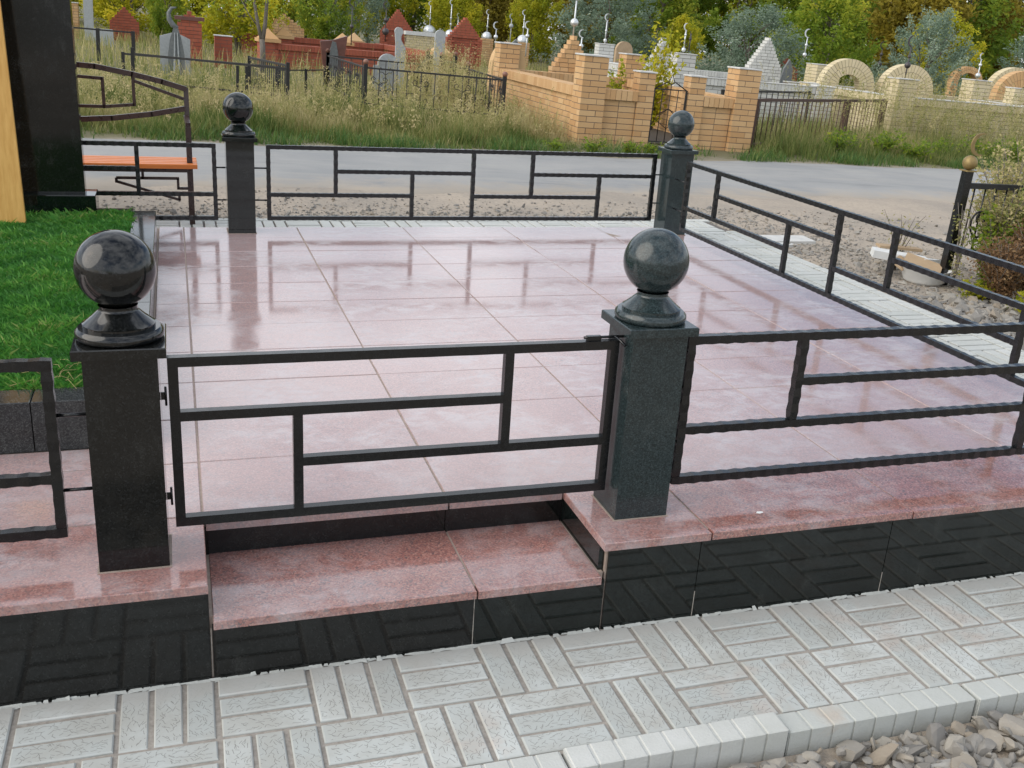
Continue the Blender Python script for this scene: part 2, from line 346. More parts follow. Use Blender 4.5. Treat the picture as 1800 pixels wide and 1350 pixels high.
# ------------------------------------------------------------------ pale paths of ribbed pavers with kerbs
MOD, GAP = .28, .0145
pl, pw = MOD-GAP, MOD/3-GAP
paver_me = MB().box((-pl/2, -pw/2, -.03), (pl/2, pw/2, 0), .004).mesh('paver', 'etched_paver')
paver_plain = MB().box((-pl/2, -pw/2, -.03), (pl/2, pw/2, 0), .004).mesh('paver', 'pale_concrete')
def pave(parent, x0, y0, nx, ny, z, phase, me):
    for i in range(nx):
        for j in range(ny):
            cx, cy = x0+(i+.5)*MOD, y0+(j+.5)*MOD; hor = (i+j+phase) % 2 == 0
            for k in (-1, 0, 1):
                o = link('paver', me, parent, (cx+(0 if hor else k*MOD/3)+random.gauss(0, .0008), cy+(k*MOD/3 if hor else 0)+random.gauss(0, .0008), z+random.gauss(0, .0012)))
                o.rotation_euler = (random.gauss(0, .004), random.gauss(0, .004), (0 if hor else math.pi/2)+random.gauss(0, .006)+random.choice((0, math.pi)))
def kerb_me(L, n):      # kerb stone along x with a ribbed top and face, front face at y=0, top at z=0
    m = MB(); seg = L/n
    m.box((0, .004, -.2), (L, .086, -.004))
    for k in range(n): m.box((k*seg+.004, 0, -.2), ((k+1)*seg-.004, .088, 0), .003)
    return m.mesh('kerb_stone', 'pale_concrete')
KL = .71; kme = kerb_me(KL-.008, 9)
pf = tag(MB().box((-4, -.68, -.50), (4.47, -.105, -.357)).build('front_path', 'sand_joint'), kind='structure')
pave(pf, .877-MOD*7, -.673, 19, 2, -.35, 0, paver_me)
kx = 1.263-KL*4
for k in range(9):
    link('kerb_stone', kme, pf, (kx+k*KL+random.uniform(-.002, .002), -.76+random.gauss(0, .003), -.347+random.gauss(0, .003)), (random.gauss(0, .01), random.gauss(0, .003), random.gauss(0, .006)))
ps = tag(MB().prism([(4.48, -.40), (5.11, -.40), (5.11, -.077), (4.48, -.077)], .9, 5.14).build('side_path', 'mortar_dark'), kind='structure')
MB().add([(4.48, -.10, -.5), (5.11, -.10, -.5), (5.11, .9, -.5), (4.48, .9, -.5), (4.48, -.10, -.36), (5.11, -.10, -.36), (5.11, .899, -.08), (4.48, .899, -.08)],
         [(3, 2, 1, 0), (4, 5, 6, 7), (0, 1, 5, 4), (1, 2, 6, 5), (2, 3, 7, 6), (3, 0, 4, 7)]).build('ramp', 'pale_concrete', ps)
pave(ps, 4.475, .93, 2, 15, -.065, 0, paver_plain)
for k in range(6): link('kerb_stone', kme, ps, (5.123, 1.0+k*KL, -.062), (0, 0, math.pi/2+random.gauss(0, .004)))
pr = tag(MB().box((-3, 5.145, -.40), (5.11, 5.74, -.077)).build('rear_path', 'mortar_dark'), kind='structure')
pave(pr, 5.035-MOD*20, 5.145, 20, 2, -.065, 1, paver_plain)
for k in range(9): link('kerb_stone', kme, pr, (5.12-k*KL, 5.795, -.062), (0, 0, math.pi+random.gauss(0, .004)))

# ------------------------------------------------------------------ red granite platform
plat = thing('granite_platform', 'polished red granite platform with dark stone sides and a recessed entrance step', 'platform')
SF, SL, SR, RB, HS = -.138, .31, 1.585, .262, -.125
PX1, PY1 = 4.47, 5.13
MB().box((-4, .3005, -.5), (4.44, 5.10, -.0035)).build('base', 'grout', plat)
MB().box((-4, -.10, -.5), (.26, .2995, -.0035)).build('base', 'grout', plat)
MB().box((SR+.027, -.10, -.5), (4.44, .2995, -.0035)).build('base', 'grout', plat)
MB().box((.26, -.10, -.5), (SR+.02, .28, -.1285)).build('base', 'grout', plat)
def tile(x0, x1, y0, y1, z=0, th=.03, name='tile', gx=.0034, gy=.0032, rise=0.):
    w, dd = x1-x0-2*gx, y1-y0-2*gy
    o = MB().box((-w/2, -dd/2, -th), (w/2, dd/2, 0), .0025).build(name, 'dusty_red_granite' if name == 'tile' else 'red_granite', plat, loc=((x0+x1)/2, (y0+y1)/2, z+random.gauss(0, .0006)))
    o.rotation_euler = (random.gauss(0, .0013), random.gauss(0, .0013), 0); return o
colx = [.3035, 1.148, 1.993, 2.838, 3.683, PX1]; rowy = [PY1]+[4.734-.4414*k for k in range(10)]+[.321]
rowy = [y for y in rowy if y > .2]
for j in range(len(rowy)-1):
    y1, y0 = rowy[j], rowy[j+1]
    for i in range(5): tile(colx[i], colx[i+1], y0, y1)
    if y1 > .95 and y0 > .9: tile(.125, .3035, y0, y1)
tile(.125, .3035, .762, 1.2034)
# front slabs, either side of the entrance
for a, b in ((-4, -3.1), (-3.1, -2.2), (-2.2, -1.3), (-1.3, -.46), (-.46, SL)):
    tile(a, b, SF, .321, name='edge_slab'); tile(a, b if b < .3 else .3035, .321, .762); tile(a, b if b < .3 else .125, .762, .953)
tile(SL, 1.148, RB, .321); tile(1.148, SR+.0, RB, .321)
tile(SR, 1.993, SF, .321, name='edge_slab')
for i in range(2, 5): tile(colx[i], colx[i+1], SF, .321, name='edge_slab')
tile(SL+.004, 1.147, SF-.004, RB+.03, HS, name='step_tread'); tile(1.147, SR+.004, SF-.004, RB+.03, HS, name='step_tread')
def panel(a, b, mat='green_black_granite', name='side_panel'): return MB().box(a, b).build(name, mat, plat)
def fpanels(cuts, ztop):
    for a, b in zip(cuts, cuts[1:]): panel((a+.0015, -.108, -.47), (b-.0015, -.088, ztop), 'black_granite' if b < 1.2 else 'green_black_granite')
fpanels([-4, -2.9, -2.1, -1.3, -.49, SL-.002], -.032)
fpanels([SL+.002, 1.147, SR+.0275], HS-.032); fpanels([SR+.032, 1.97, 2.775, 3.60, 4.44], -.032)
panel((SR+.006, -.086, HS-.03), (SR+.026, .281, -.0325)); panel((SL-.05, -.085, HS-.03), (SL-.03, .27, -.0325))
panel((SL-.02, .282, HS-.03), (1.1385, .30, -.0325), 'black_granite', 'riser_panel'); panel((1.1415, .282, HS-.03), (SR+.005, .30, -.0325), 'black_granite', 'riser_panel')
panel((4.441, -.10, -.47), (4.46, 5.10, -.032)); panel((-4, 5.102, -.47), (4.455, 5.12, -.032))
# pale mortar crumbs along the foot of the front panels
m = MB(); x = -1.2
for k in range(260):
    x += random.uniform(.008, .035)
    w = random.uniform(.008, .03); h = random.uniform(.0005, .005)*(1+1.5*(random.random() < .06)); y = -.1085
    m.add([(x-w, y-.016*random.random()-.004, -.353), (x+w, y-.016*random.random()-.004, -.353), (x+w*.6, y, -.352+h), (x-w*.6, y, -.352+h*random.uniform(.5, 1))], [(0, 1, 2, 3)])
tag(m.build('mortar_fillet', 'pale_concrete', plat), kind='stuff')
m = MB()
for xx, z0, z1 in ((SL, -.34, -.17), (1.147, -.35, -.165), (1.97, -.35, -.25), (2.775, -.35, -.28)):
    z = z0
    while z < z1:
        hh = random.uniform(.01, .03); w = random.uniform(.0005, .0014); m.box((xx-w, -.1095, z), (xx+w, -.1075, z+hh)); z += hh
tag(m.build('joint_filler', 'sand_joint', plat), kind='stuff')

# ------------------------------------------------------------------ posts with ball finials
def post(x, y, rz, mat, label):
    t = thing('granite_post', label, 'post', (x, y, 0), (0, 0, rz), 'square granite posts with ball finials')
    MB().box((-.1, -.1, .0005), (.1, .1, .678), 0).build('shaft', mat, t)
    MB().box((-.125, -.125, .679), (.125, .125, .709), .003).build('cap_slab', mat, t)
    prof = [[(.112, .7095), (.119, .713), (.1225, .722), (.1205, .734), (.112, .742)], [(.112, .742), (.099, .7425)], [(.099, .7425), (.0995, .753)],
            [(.0995, .753), (.096, .7545), (.072, .775), (.055, .791)], [(.055, .791), (.0515, .797), (.054, .806)]]
    MB().lathe(prof, 56).build('pedestal', mat, t)
    MB().sphere((0, 0, .909), .1095, 56, 32).build('ball', mat, t)
    MB().box((-.106, -.106, -.001), (.106, .106, .0025)).build('joint_bead', 'grout', t)
    return t
post(.1, .1, 0, 'black_granite', 'black granite post with ball on the left of the low metal gate')
post(1.785, .116, 0, 'dusty_green_granite', 'dark green granite post with ball holding the gate latch')
post(.722, 4.985, 0, 'green_black_granite', 'granite ball post in front of the road, between the bench and the rear railing')
post(4.268, 4.88, 0, 'dusty_green_granite', 'granite ball post at the far corner where rear and side railings meet')

# ------------------------------------------------------------------ railings
BW = .030
def railing(name, label, org, rz, L, verts, rails, rods=(), wave=.055, w=BW, cat='railing', mat='black_steel', group='low black railings round the platform'):
    """local x along the railing, z up; verts (x,z0,z1); rails (x0,x1,z)"""
    t = thing(name, label, cat, org, (0, 0, rz), group)
    for n, a, b, z in rails: MB().bar((a, 0, z), (b, 0, z), w, wave=wave).build(n, mat, t)
    for n, x, a, b in verts: MB().bar((x, 0, a), (x, 0, b), w, wave=wave).build(n, mat, t)
    for a, b, z in rods: MB().tube([(a, 0, z), (b, 0, z)], .006, 6).build('connector_rod', mat, t)
    return t
ZT, ZU, ZL, ZB = .633, .460, .278, .100
h = BW/2
# rear: two panels of the same staggered pattern
def panel_parts(x0, x1, mirror=False, first=True, last=True, f1=.315, f2=.69):
    Lp = x1-x0
    if mirror: a, b = x0+Lp*(1-f1), x0+Lp*(1-f2); lo = (b, x1); up = (x0, a)
    else: a, b = x0+Lp*f1, x0+Lp*f2; lo = (x0, b); up = (a, x1)
    v = [('upright', a, ZL+h, ZT-h), ('upright', b, ZB+h, ZU-h)]
    if first: v.append(('end_upright', x0, ZB+h, ZT-h))
    if last: v.append(('end_upright', x1, ZB+h, ZT-h))
    rl = [('middle_rail', min(lo)+h, max(lo)-h, ZL), ('middle_rail', min(up)+h, max(up)-h, ZU)]
    return v, rl
v1, r1 = panel_parts(0, 1.6, last=True); v2, r2_ = panel_parts(1.6, 3.185, first=False)
railing('railing', 'long black railing along the back of the platform before the road', (.93, 4.985, 0), 0, 3.185, v1+v2,
        r1+r2_+[('top_rail', -h, 3.185+h, ZT), ('bottom_rail', -h, 3.185+h, ZB)], [(-.11, -h, .475), (-.11, -h, .235), (3.185+h, 3.25, .475), (3.185+h, 3.25, .235)])
# rear left, running behind the stele
v1, r1 = panel_parts(0, 1.62, True)
railing('railing', 'short black railing in front of the orange bench', (-1.07, 4.985, 0), 0, 1.62, [('end_upright', 0, ZB+h, ZT-h), ('end_upright', 1.61, ZB+h, ZT-h), ('upright', 1.075, ZL+h, ZT-h), ('upright', .5, ZB+h, ZU-h)],
        [('top_rail', -h, 1.61+h, ZT), ('bottom_rail', -h, 1.61+h, ZB), ('middle_rail', h, 1.075-h, ZU), ('middle_rail', .5+h, 1.61-h, ZL)], [(1.61+h, 1.69, .475), (1.61+h, 1.69, .235)])
# right side, towards the viewer (local x runs to -y)
v1 = [('end_upright', 0, ZB+h, ZT-h), ('upright', .50, ZL+h, ZT-h), ('upright', 1.53, ZB+h, ZU-h), ('upright', 2.08, ZB+h, ZT-h), ('upright', 2.62, ZL+h, ZT-h), ('upright', 3.66, ZB+h, ZU-h), ('end_upright', 4.2, ZB+h, ZT-h)]
railing('railing', 'black railing running down the right edge of the platform', (4.215, 4.56, 0), -math.pi/2, 4.2, v1,
        [('top_rail', -h, 4.2+h, ZT), ('bottom_rail', -h, 4.2+h, ZB), ('middle_rail', h, 1.53-h, ZL), ('middle_rail', .5+h, 2.08-h, ZU), ('middle_rail', 2.08+h, 3.66-h, ZL), ('middle_rail', 2.62+h, 4.2-h, ZU)],
        [(-.2, -h, .475), (-.2, -h, .235)])
# front right
v1 = [('end_upright', 0, ZB+h, ZT-h), ('upright', .455, .295+h, ZT-h), ('upright', 1.56, ZB+h, ZU-h), ('end_upright', 2.1, ZB+h, ZT-h)]
railing('railing', 'black railing with hammered edges to the right of the latch post', (1.945, .10, 0), 0, 2.1, v1,
        [('top_rail', -h, 2.1+h, ZT), ('bottom_rail', -h, 2.1+h, ZB), ('middle_rail', h, 1.56-h, .295), ('middle_rail', .455+h, 2.1-h, ZU)], [(-.065, -h, .46), (-.065, -h, .25)], wave=.07)
# front left
railing('railing', 'black railing cut off by the left edge, beside the grass bed', (-.103-1.6, .10, 0), 0, 1.6,
        [('end_upright', 0, ZB+h, ZT-h), ('end_upright', 1.6, ZB+h, ZT-h), ('upright', .5, ZL+h, ZT-h), ('upright', 1.1, ZB+h, ZU-h)],
        [('top_rail', -h, 1.6+h, ZT), ('bottom_rail', -h, 1.6+h, ZB), ('middle_rail', h, 1.1-h, ZU), ('middle_rail', 1.1+h if False else .5+h, 1.6-h, ZL)], [(1.6+h, 1.71, .475), (1.6+h, 1.71, .235)], wave=.07)
# gate
GW = .030; g2 = GW/2
gate = thing('metal_gate', 'low black square tube gate across the platform entrance', 'gate', (.238, .10, 0))
GL = 1.415
for n, a, b in (('top_rail', (0-g2, 0, .628), (GL+g2, 0, .628)), ('bottom_rail', (-g2, 0, .103), (GL+g2, 0, .103)), ('middle_rail', (g2, 0, .455), (1.045-g2, 0, .455)), ('middle_rail', (.362+g2, 0, .28), (GL-g2, 0, .28)),
                ('end_upright', (0, 0, .103+g2), (0, 0, .628-g2)), ('end_upright', (GL, 0, .103+g2), (GL, 0, .628-g2)), ('upright', (.362, 0, .103+g2), (.362, 0, .455-g2)), ('upright', (1.045, 0, .28+g2), (1.045, 0, .628-g2))):
    MB().bar(a, b, GW, wave=.012, step=.07).build(n, 'black_steel', gate)
for z in (.52, .19):
    MB().tube([(-.0235, -.002, z-.03), (-.0235, -.002, z+.03)], .0035, 10).box((-.0375, -.002, z-.012), (-.0265, .002, z+.012)).build('hinge', 'black_steel', gate)
la = MB().bar((GL-.10, 0, .652), (GL-.05, 0, .652), .016).build('latch', 'black_steel', gate)
MB().tube([(GL-.11, 0, .654), (GL+.055, 0, .654)], .005, 8).build('bolt', 'black_steel', la)
MB().tube([(GL+.0, -.003, .654), (GL+.010, -.03, .648), (GL+.018, -.055, .638)], .005, 8).build('latch_handle', 'black_steel', la)
tag(MB().add([(x*.016, y*.009, z*.004) for x, y, z in ((-1, -.4, 0), (-.2, -1, 0), (.9, -.5, 0), (1, .5, 0), (-.3, 1, 0), (-.6, 0, 1), (.5, .1, .9))], [(0, 1, 5), (1, 6, 5), (1, 2, 6), (2, 3, 6), (3, 4, 6), (4, 5, 6), (4, 0, 5)]).build('petal', 'white_plastic', loc=(2.24, -.03, .002)), 'tiny white scrap lying on the red slab below the right railing', 'scrap')

# ------------------------------------------------------------------ grave bed with turf, stele, plank
bed = thing('grave_bed', 'raised bed of polished dark stone kerbs filled with bright green grass', 'grave bed', (0, 0, 0))
for a, b in ((-3.2, -2.3), (-2.3, -1.4), (-1.4, -.28), (-.28, .12)): MB().box((a+.002, .955, .0008), (b-.002, 1.10, .20), .003).build('kerb_slab', 'grey_granite', bed)
for a, b in ((1.102, 2.3), (2.3, 3.5), (3.5, 4.72)): MB().box((-.03, a+.001, .0008), (.12, b-.001, .20), .003).build('kerb_slab', 'grey_granite', bed)
for a, b in ((-3.2, -1.4), (-1.4, -.03)): MB().box((a, 4.72, .0008), (b-.002, 4.82, .199), .003).build('kerb_slab', 'grey_granite', bed)
MB().box((-3.2, 1.10, .0008), (-.03, 4.72, .180)).build('soil', 'soil', bed)
N = 230000
x = rng.uniform(-1.25, -.03, N); y = 1.105+(4.71-1.105)*rng.random(N)**1.25
n_ = .5+.2*np.sin(x*13+1.3*np.sin(y*9))+.2*np.sin(y*23+2*np.sin(x*11+y*3))+.1*np.sin(x*47+y*31); hh = (.011+.016*rng.random(N))*(.6+.8*n_)*(1+.8*(rng.random(N) < .06))
hh *= 1+.5*(y > 4.3)*(x > -.5)*rng.random(N); ang = rng.uniform(0, 2*np.pi, N); lean = rng.uniform(.2, 1.4, N)*hh; w = rng.uniform(.0016, .0032, N)*(1+.25*(y-1.1))
z0 = np.full(N, .178)
A = np.stack([x-w*np.sin(ang), y+w*np.cos(ang), z0], -1); B = np.stack([x+w*np.sin(ang), y-w*np.cos(ang), z0], -1)
Cc = np.stack([x+lean*np.cos(ang)*.4+w*.7*np.sin(ang), y+lean*np.sin(ang)*.4-w*.7*np.cos(ang), z0+hh*.65], -1); T = np.stack([x+lean*np.cos(ang), y+lean*np.sin(ang), z0+hh], -1)
V = np.stack([A, B, Cc, T], 1).reshape(-1, 3); F = np.arange(N*4).reshape(-1, 4)
tt = np.clip(.12+.6*n_+rng.normal(0, .22, N)+.12*np.sin(y*7+1), 0, 1)
tag(link('turf', np_mesh('turf', V, F, 'turf_blade', np.repeat(tt, 4))), 'bright green fluffy grass filling the grave bed', 'grass', kind='stuff')
# a few pale dry stalks at the front corner of the bed
m = MB()
for k in range(16):
    x0, y0 = random.uniform(-.25, -.06), random.uniform(1.14, 1.4); a = random.uniform(0, 6.28); L = random.uniform(.08, .2)
    m.tube([(x0, y0, .18), (x0+L*.5*math.cos(a), y0+L*.5*math.sin(a), .215), (x0+L*math.cos(a), y0+L*math.sin(a), .205)], .0013, 4, .8)
tag(m.build('dry_stalks', 'dry_grass', tint=True), 'pale dry grass stalks lying on the front corner of the bed', 'grass', kind='stuff')
mon = thing('grave_monument', 'tall dark granite stele on a wide plinth behind the grass bed', 'monument', (0, 0, 0))
MB().box((-1.75, 4.66, .178), (-.268, 4.93, .315), .004).build('plinth', 'green_black_granite', mon)
MB().box((-.757, 4.74, .3155), (-.338, 4.86, 2.45), 0).build('stele', 'black_granite', mon)
MB().box((-1.40, 4.79, .3155), (-.765, 4.88, 2.6), 0).build('stele', 'black_granite', mon)
pk = thing('wooden_plank', 'yellow wooden plank standing at the left edge of the photo', 'plank', (-.80, 4.34, .178), (R(-6), R(-1.6), 0))
MB().box((-.12, -.02, 0), (.12, .02, 1.9), .003).build('board', 'yellow_wood', pk)

# ------------------------------------------------------------------ bench behind the rear railing
bn = thing('bench', 'park bench with orange slats and an arched brown metal back', 'bench', (0, 0, -.065))
SY = 5.47
for k in range(5):
    y0 = SY+k*.085
    MB().box((-1.45, y0, .452), (.43, y0+.062, .488), .005).build('seat_slat', 'orange_paint', bn)
def sq(name, pts, w, par=bn, mat='brown_steel'):
    m = MB()
    for a, b in zip(pts, pts[1:]):
        a_, b_ = Vector(a), Vector(b); e = (b_-a_).normalized()*(w*.48); m.bar(a_-e*.0, b_+e, w, up=(0, 1, 0))
    return m.build(name, mat, par)
for xl in (.375, -1.39):
    MB().bar((xl, SY+.10, 0), (xl, SY+.10, .76), .042).build('leg', 'brown_steel', bn)
    MB().bar((xl, SY+.40, 0), (xl, SY+.40, .45), .042).build('leg', 'brown_steel', bn)
    MB().bar((xl, SY+.08, .778), (xl-.01, SY+.42, .80), .036).build('armrest', 'brown_steel', bn)
    MB().bar((xl, SY+.42, .45), (xl, SY+.47, 1.028), .038).build('back_post', 'brown_steel', bn)
MB().bar((-1.36, SY+.10, .43), (.353, SY+.10, .43), .036).build('seat_beam', 'brown_steel', bn)
MB().bar((-1.36, SY+.40, .43), (.353, SY+.40, .43), .036).build('seat_beam', 'brown_steel', bn)
yb = SY+.45
arc = [(-1.37, 1.02), (-1.1, 1.10), (-.8, 1.155), (-.5, 1.175), (-.3, 1.165), (-.03, 1.118), (.19, 1.07), (.365, 1.02)]
m = MB()
for a, b in zip(arc, arc[1:]): m.bar((a[0], yb, a[1]), (b[0]+.012, yb, b[1]-.002), .045, .04)
m.build('back_top_rail', 'brown_steel', bn)
arc = [(-1.37, .86), (-1.1, .80), (-.8, .765), (-.5, .755), (-.2, .775), (.1, .815), (.35, .865)]
m = MB()
for a, b in zip(arc, arc[1:]): m.bar((a[0], yb, a[1]), (b[0]+.012, yb, b[1]+.002), .045, .04)
m.build('back_bottom_rail', 'brown_steel', bn)
sq('back_ornament', [(-.02, yb, 1.10), (-.02, yb, .885), (-.24, yb, .862), (-.75, yb, .862), (-.97, yb, .885), (-.97, yb, 1.10)], .024)
sq('back_ornament', [(-.245, yb, .87), (-.245, yb, 1.075), (-.74, yb, 1.10), (-.74, yb, .87)], .024)
sq('back_ornament', [(-.01, yb, 1.065), (.345, yb, .945)], .024)
yo = SY+.10
sq('under_ornament', [(.02, yo, .41), (.02, yo, .365)], .02)
sq('under_ornament', [(-.175, yo, .362), (.28, yo, .362), (.28, yo, .285), (.353, yo, .285)], .02)
sq('under_ornament', [(-.175, yo, .362), (-.175, yo, .335), (.285, yo, .195), (.285, yo, .25)], .02)

# ------------------------------------------------------------------ masonry helpers (everything beyond the road stands square to the sloping ground)
TR = (0, TILT, 0)
def bthing(name, label, cat, x, y, rz=0, group=None, sink=.04):
    return thing(name, label, cat, (x, y, plane_z(x)-sink), (0, TILT, rz), group)
BR = {}
def brick_obj(mat, parent, a, b):
    dims = tuple(round(q-p, 3) for p, q in zip(a, b)); key = (mat, dims)
    if key not in BR: BR[key] = MB().box(tuple(-q/2 for q in dims), tuple(q/2 for q in dims)).mesh('brick', mat)
    j = lambda: random.gauss(0, .0012)
    return link('brick', BR[key], parent, ((a[0]+b[0])/2+j(), (a[1]+b[1])/2+j(), (a[2]+b[2])/2))
RP, BL, BWD, JT = .092, .27, .13, .010
class Bricks:
    """lays bricks one by one as children of a part, or all joined in one stuff part"""
    def __init__(s, mat, parent, single): s.mat, s.p, s.single, s.mb = mat, parent, single, MB()
    def lay(s, a, b, single=None):
        if s.single if single is None else single: brick_obj(s.mat, s.p, a, b)
        else: s.mb.box(a, b, tint=random.random())
    def close(s, parent=None):
        if s.mb.v: tag(s.mb.build('brickwork', s.mat, parent or s.p, tint=True), kind='stuff')
def pillar(parent, x, y, s, rows, mat, single, cap=True, mortar='mortar_dark', name='pillar', single_from=0):
    """square pillar, front left corner at x,y"""
    p = MB().box((x+.006, y+.006, 0), (x+s-.006, y+s-.006, rows*RP-.004)).build(name, mortar, parent)
    B = Bricks(mat, p, single); L = s-BWD-JT
    for k in range(rows):
        z0, z1 = k*RP+JT/2, (k+1)*RP-JT/2
        sg = single and k >= single_from
        if s > .35:
            if k % 2: bs = [(0, 0, L, BWD), (L+JT, 0, s, L), (BWD+JT, L+JT, s, s), (0, BWD+JT, BWD, s)]
            else: bs = [(BWD+JT, 0, s, BWD), (0, 0, BWD, L), (0, L+JT, L, s), (L+JT, BWD+JT, s, s)]
        else:
            w = (s-JT)/2
            bs = [(0, 0, s, w), (0, w+JT, s, s)] if k % 2 else [(0, 0, w, s), (w+JT, 0, s, s)]
        for i, (a, b, c, d_) in enumerate(bs): B.lay((x+a, y+b, z0), (x+c, y+d_, z1), sg and not (s > .35 and i == 2))
    B.close()
    if cap: MB().box((x-.018, y-.018, rows*RP), (x+s+.018, y+s+.018, rows*RP+.022), .004).build('pillar_cap', 'slab_cap', p)
    return p
def wall(parent, x, y, L, along, rows, mat, th=.13, single_n=0, mortar='mortar_dark', coping=True, stack=0, over=.05, cap=False, bl=BL):
    """straight wall from x,y along 'x' or 'y'; bricks nearest the start are single"""
    T = (lambda a, b, c, d_: (x+a, y+b, x+c, y+d_)) if along == 'x' else (lambda a, b, c, d_: (x+b, y+a, x+d_, y+c))
    q = T(0, .006, L, th-.006); p = MB().box((q[0], q[1], 0), (q[2], q[3], rows*RP-.004)).build('wall_panel', mortar, parent)
    B = Bricks(mat, p, True); cnt = 0; rowl = []
    for k in range(rows):
        z0, z1 = k*RP+JT/2, (k+1)*RP-JT/2
        if stack:
            w = L/stack
            for i in range(stack): rowl.append((i*w, z0, i*w+w-JT, z1))
        else:
            a = -(bl+JT)/2 if k % 2 else 0
            while a < L-.02:
                c, e = max(a, 0), min(a+bl, L); rowl.append((c, z0, e, z1)) if e-c > .02 else None; a += bl+JT
    rowl.sort(key=lambda r_: r_[0])
    for i, (c, z0, e, z1) in enumerate(rowl):
        q = T(c, 0, e, th); B.lay((q[0], q[1], z0), (q[2], q[3], z1), i < single_n)
    if coping:
        n = max(1, round(L/.092)); w = L/n; z0 = rows*RP+JT/2; z1 = z0+.155
        q = T(0, -over+.012, L, th+over-.012); MB().box((q[0], q[1], z0-.003), (q[2], q[3], z1-.006)).build('coping_core', mortar, p)
        for i in range(n):
            q = T(i*w+.004, -over, (i+1)*w-.004, th+over); B.lay((q[0], q[1], z0), (q[2], q[3], z1), single_n and i*w < 2.4 and n < 40)
        if cap: q = T(0, -over-.012, L, th+over+.012); MB().box((q[0], q[1], z1+.002), (q[2], q[3], z1+.02)).build('wall_cap', 'slab_cap', p)
    B.close(); return p
def gable(parent, w, hb, steps, mat, th=.26, recess=False, mortar='mortar_dark', single=False):
    """stepped gable headstone centred on x=0, front at y=0"""
    p = MB().build('core', mortar, parent) if False else None
    core = MB(); nb = round(hb/RP); rows = []
    for k in range(nb): rows.append((-w/2, w/2))
    for k in range(steps):
        ww = w/2*(1-(k+1)/(steps+.7)); rows.append((-ww, ww))
    for k, (a, b) in enumerate(rows): core.box((a+.006, .062 if recess and k < nb else .006, k*RP), (b-.006, th-.006, (k+1)*RP-(.004 if k+1 < len(rows) and rows[k+1] == rows[k] else .006)))
    p = core.build('core', mortar, parent); B = Bricks(mat, p, single)
    for k, (a, b) in enumerate(rows):
        n = max(1, round((b-a)/.19)); off = .5 if k % 2 else 0; cuts = sorted({a, b, *[a+(b-a)*(i+off)/n for i in range(n) if a+.05 < a+(b-a)*(i+off)/n < b-.05]})
        for c, e in zip(cuts, cuts[1:]):
            fy = .055 if recess and k < nb and abs(c+e)/2 < w*.33 else 0
            B.lay((c+JT/2, fy, k*RP+JT/2), (e-JT/2, th, (k+1)*RP-JT/2))
    B.close(); return p
def crescent(m, c, r0, th=.012, face=0., n=18, open_=.75, tilt=0.):
    """crescent moon standing in the x,z plane, opening to the upper right"""
    cx, cy, cz = c; out = []; inn = []
    for k in range(n+1):
        a = R(65)+tilt+(R(235)*k/n); out.append((r0*math.cos(a), r0*math.sin(a)))
    for k in range(n+1):
        t = k/n; a = R(65)+tilt+(R(235)*t); thick = .36*math.sin(math.pi*t)**.8; rr = r0*(1-thick); inn.append((rr*math.cos(a), rr*math.sin(a)))
    fc, fs_ = math.cos(face), math.sin(face); P = lambda q, dy: (cx+q[0]*fc-dy*fs_, cy+q[0]*fs_+dy*fc, cz+q[1])
    v = [P(q, -th/2) for q in out]+[P(q, -th/2) for q in inn]+[P(q, th/2) for q in out]+[P(q, th/2) for q in inn]; k1 = n+1; fs = []
    for k in range(n):
        fs += [(k, k+1, k1+k+1, k1+k), (2*k1+k+1, 2*k1+k, 3*k1+k, 3*k1+k+1), (k+1, k, 2*k1+k, 2*k1+k+1), (k1+k, k1+k+1, 3*k1+k+1, 3*k1+k)]
    m.add(v, fs); return m
def finial(label, x, y, zb, ztop, cr, balls, mat='silver_paint', dome=None, mat2=None, group='crescent finials on the graves'):
    """pole from zb to ztop (world heights over plane), crescent radius cr, balls [(z,r)], dome radius"""
    cr *= .82; balls = [(z, rr*.85) for z, rr in balls]
    t = thing('crescent_finial', label, 'finial', (x, y, plane_z(x)), (0, TILT, random.uniform(-.3, .3)), group)
    MB().tube([(0, 0, zb), (0, 0, ztop-cr*1.9)], .016 if not dome else .02, 8).build('pole', mat, t)
    for z, rr in balls: MB().sphere((0, 0, z), rr, 16, 10).build('ball', mat2 or mat, t)
    if dome: MB().sphere((0, 0, zb-dome*.2), dome, 24, 9, z0=-.3).build('dome', mat, t)
    if cr: crescent(MB(), (0, 0, ztop-cr), cr).build('crescent', mat, t)
    return t

# ------------------------------------------------------------------ tan brick enclosure straight across the road
en = bthing('brick_enclosure', 'tan brick grave enclosure with square pillars across the road', 'enclosure', 6.42, 12.65, R(-1.2))
pillar(en, 0, 0, .41, 15, 'tan_brick', True); pillar(en, 2.74, 0, .41, 15, 'tan_brick', True)
pillar(en, 1.0, .05, .275, 13, 'tan_brick', True); pillar(en, 1.91, .05, .275, 13, 'tan_brick', True)
wall(en, .412, .09, .586, 'x', 8, 'tan_brick', .2, 99, stack=2, over=.06); wall(en, 2.187, .09, .551, 'x', 8, 'tan_brick', .2, 99, stack=2, over=.06)
wall(en, .06, .412, 4.44, 'y', 8, 'tan_brick', .25, 84, over=.05); wall(en, 2.86, .412, 4.44, 'y', 8, 'tan_brick', .2, 0, over=.05)
pillar(en, 0, 4.86, .41, 15, 'tan_brick', False); pillar(en, 2.74, 4.86, .41, 15, 'tan_brick', False); wall(en, .412, 5.0, 2.326, 'x', 8, 'tan_brick', .2, 0)
MB().box((.33, .42, -.02), (2.84, 4.98, .06)).build('soil', 'soil', en)
gt = thing('iron_gate', 'narrow wrought iron gate with pointed top between two tan pillars', 'gate', (6.42+1.30, 12.72, plane_z(7.7)), (0, TILT, R(-1.2)))
gl = .58
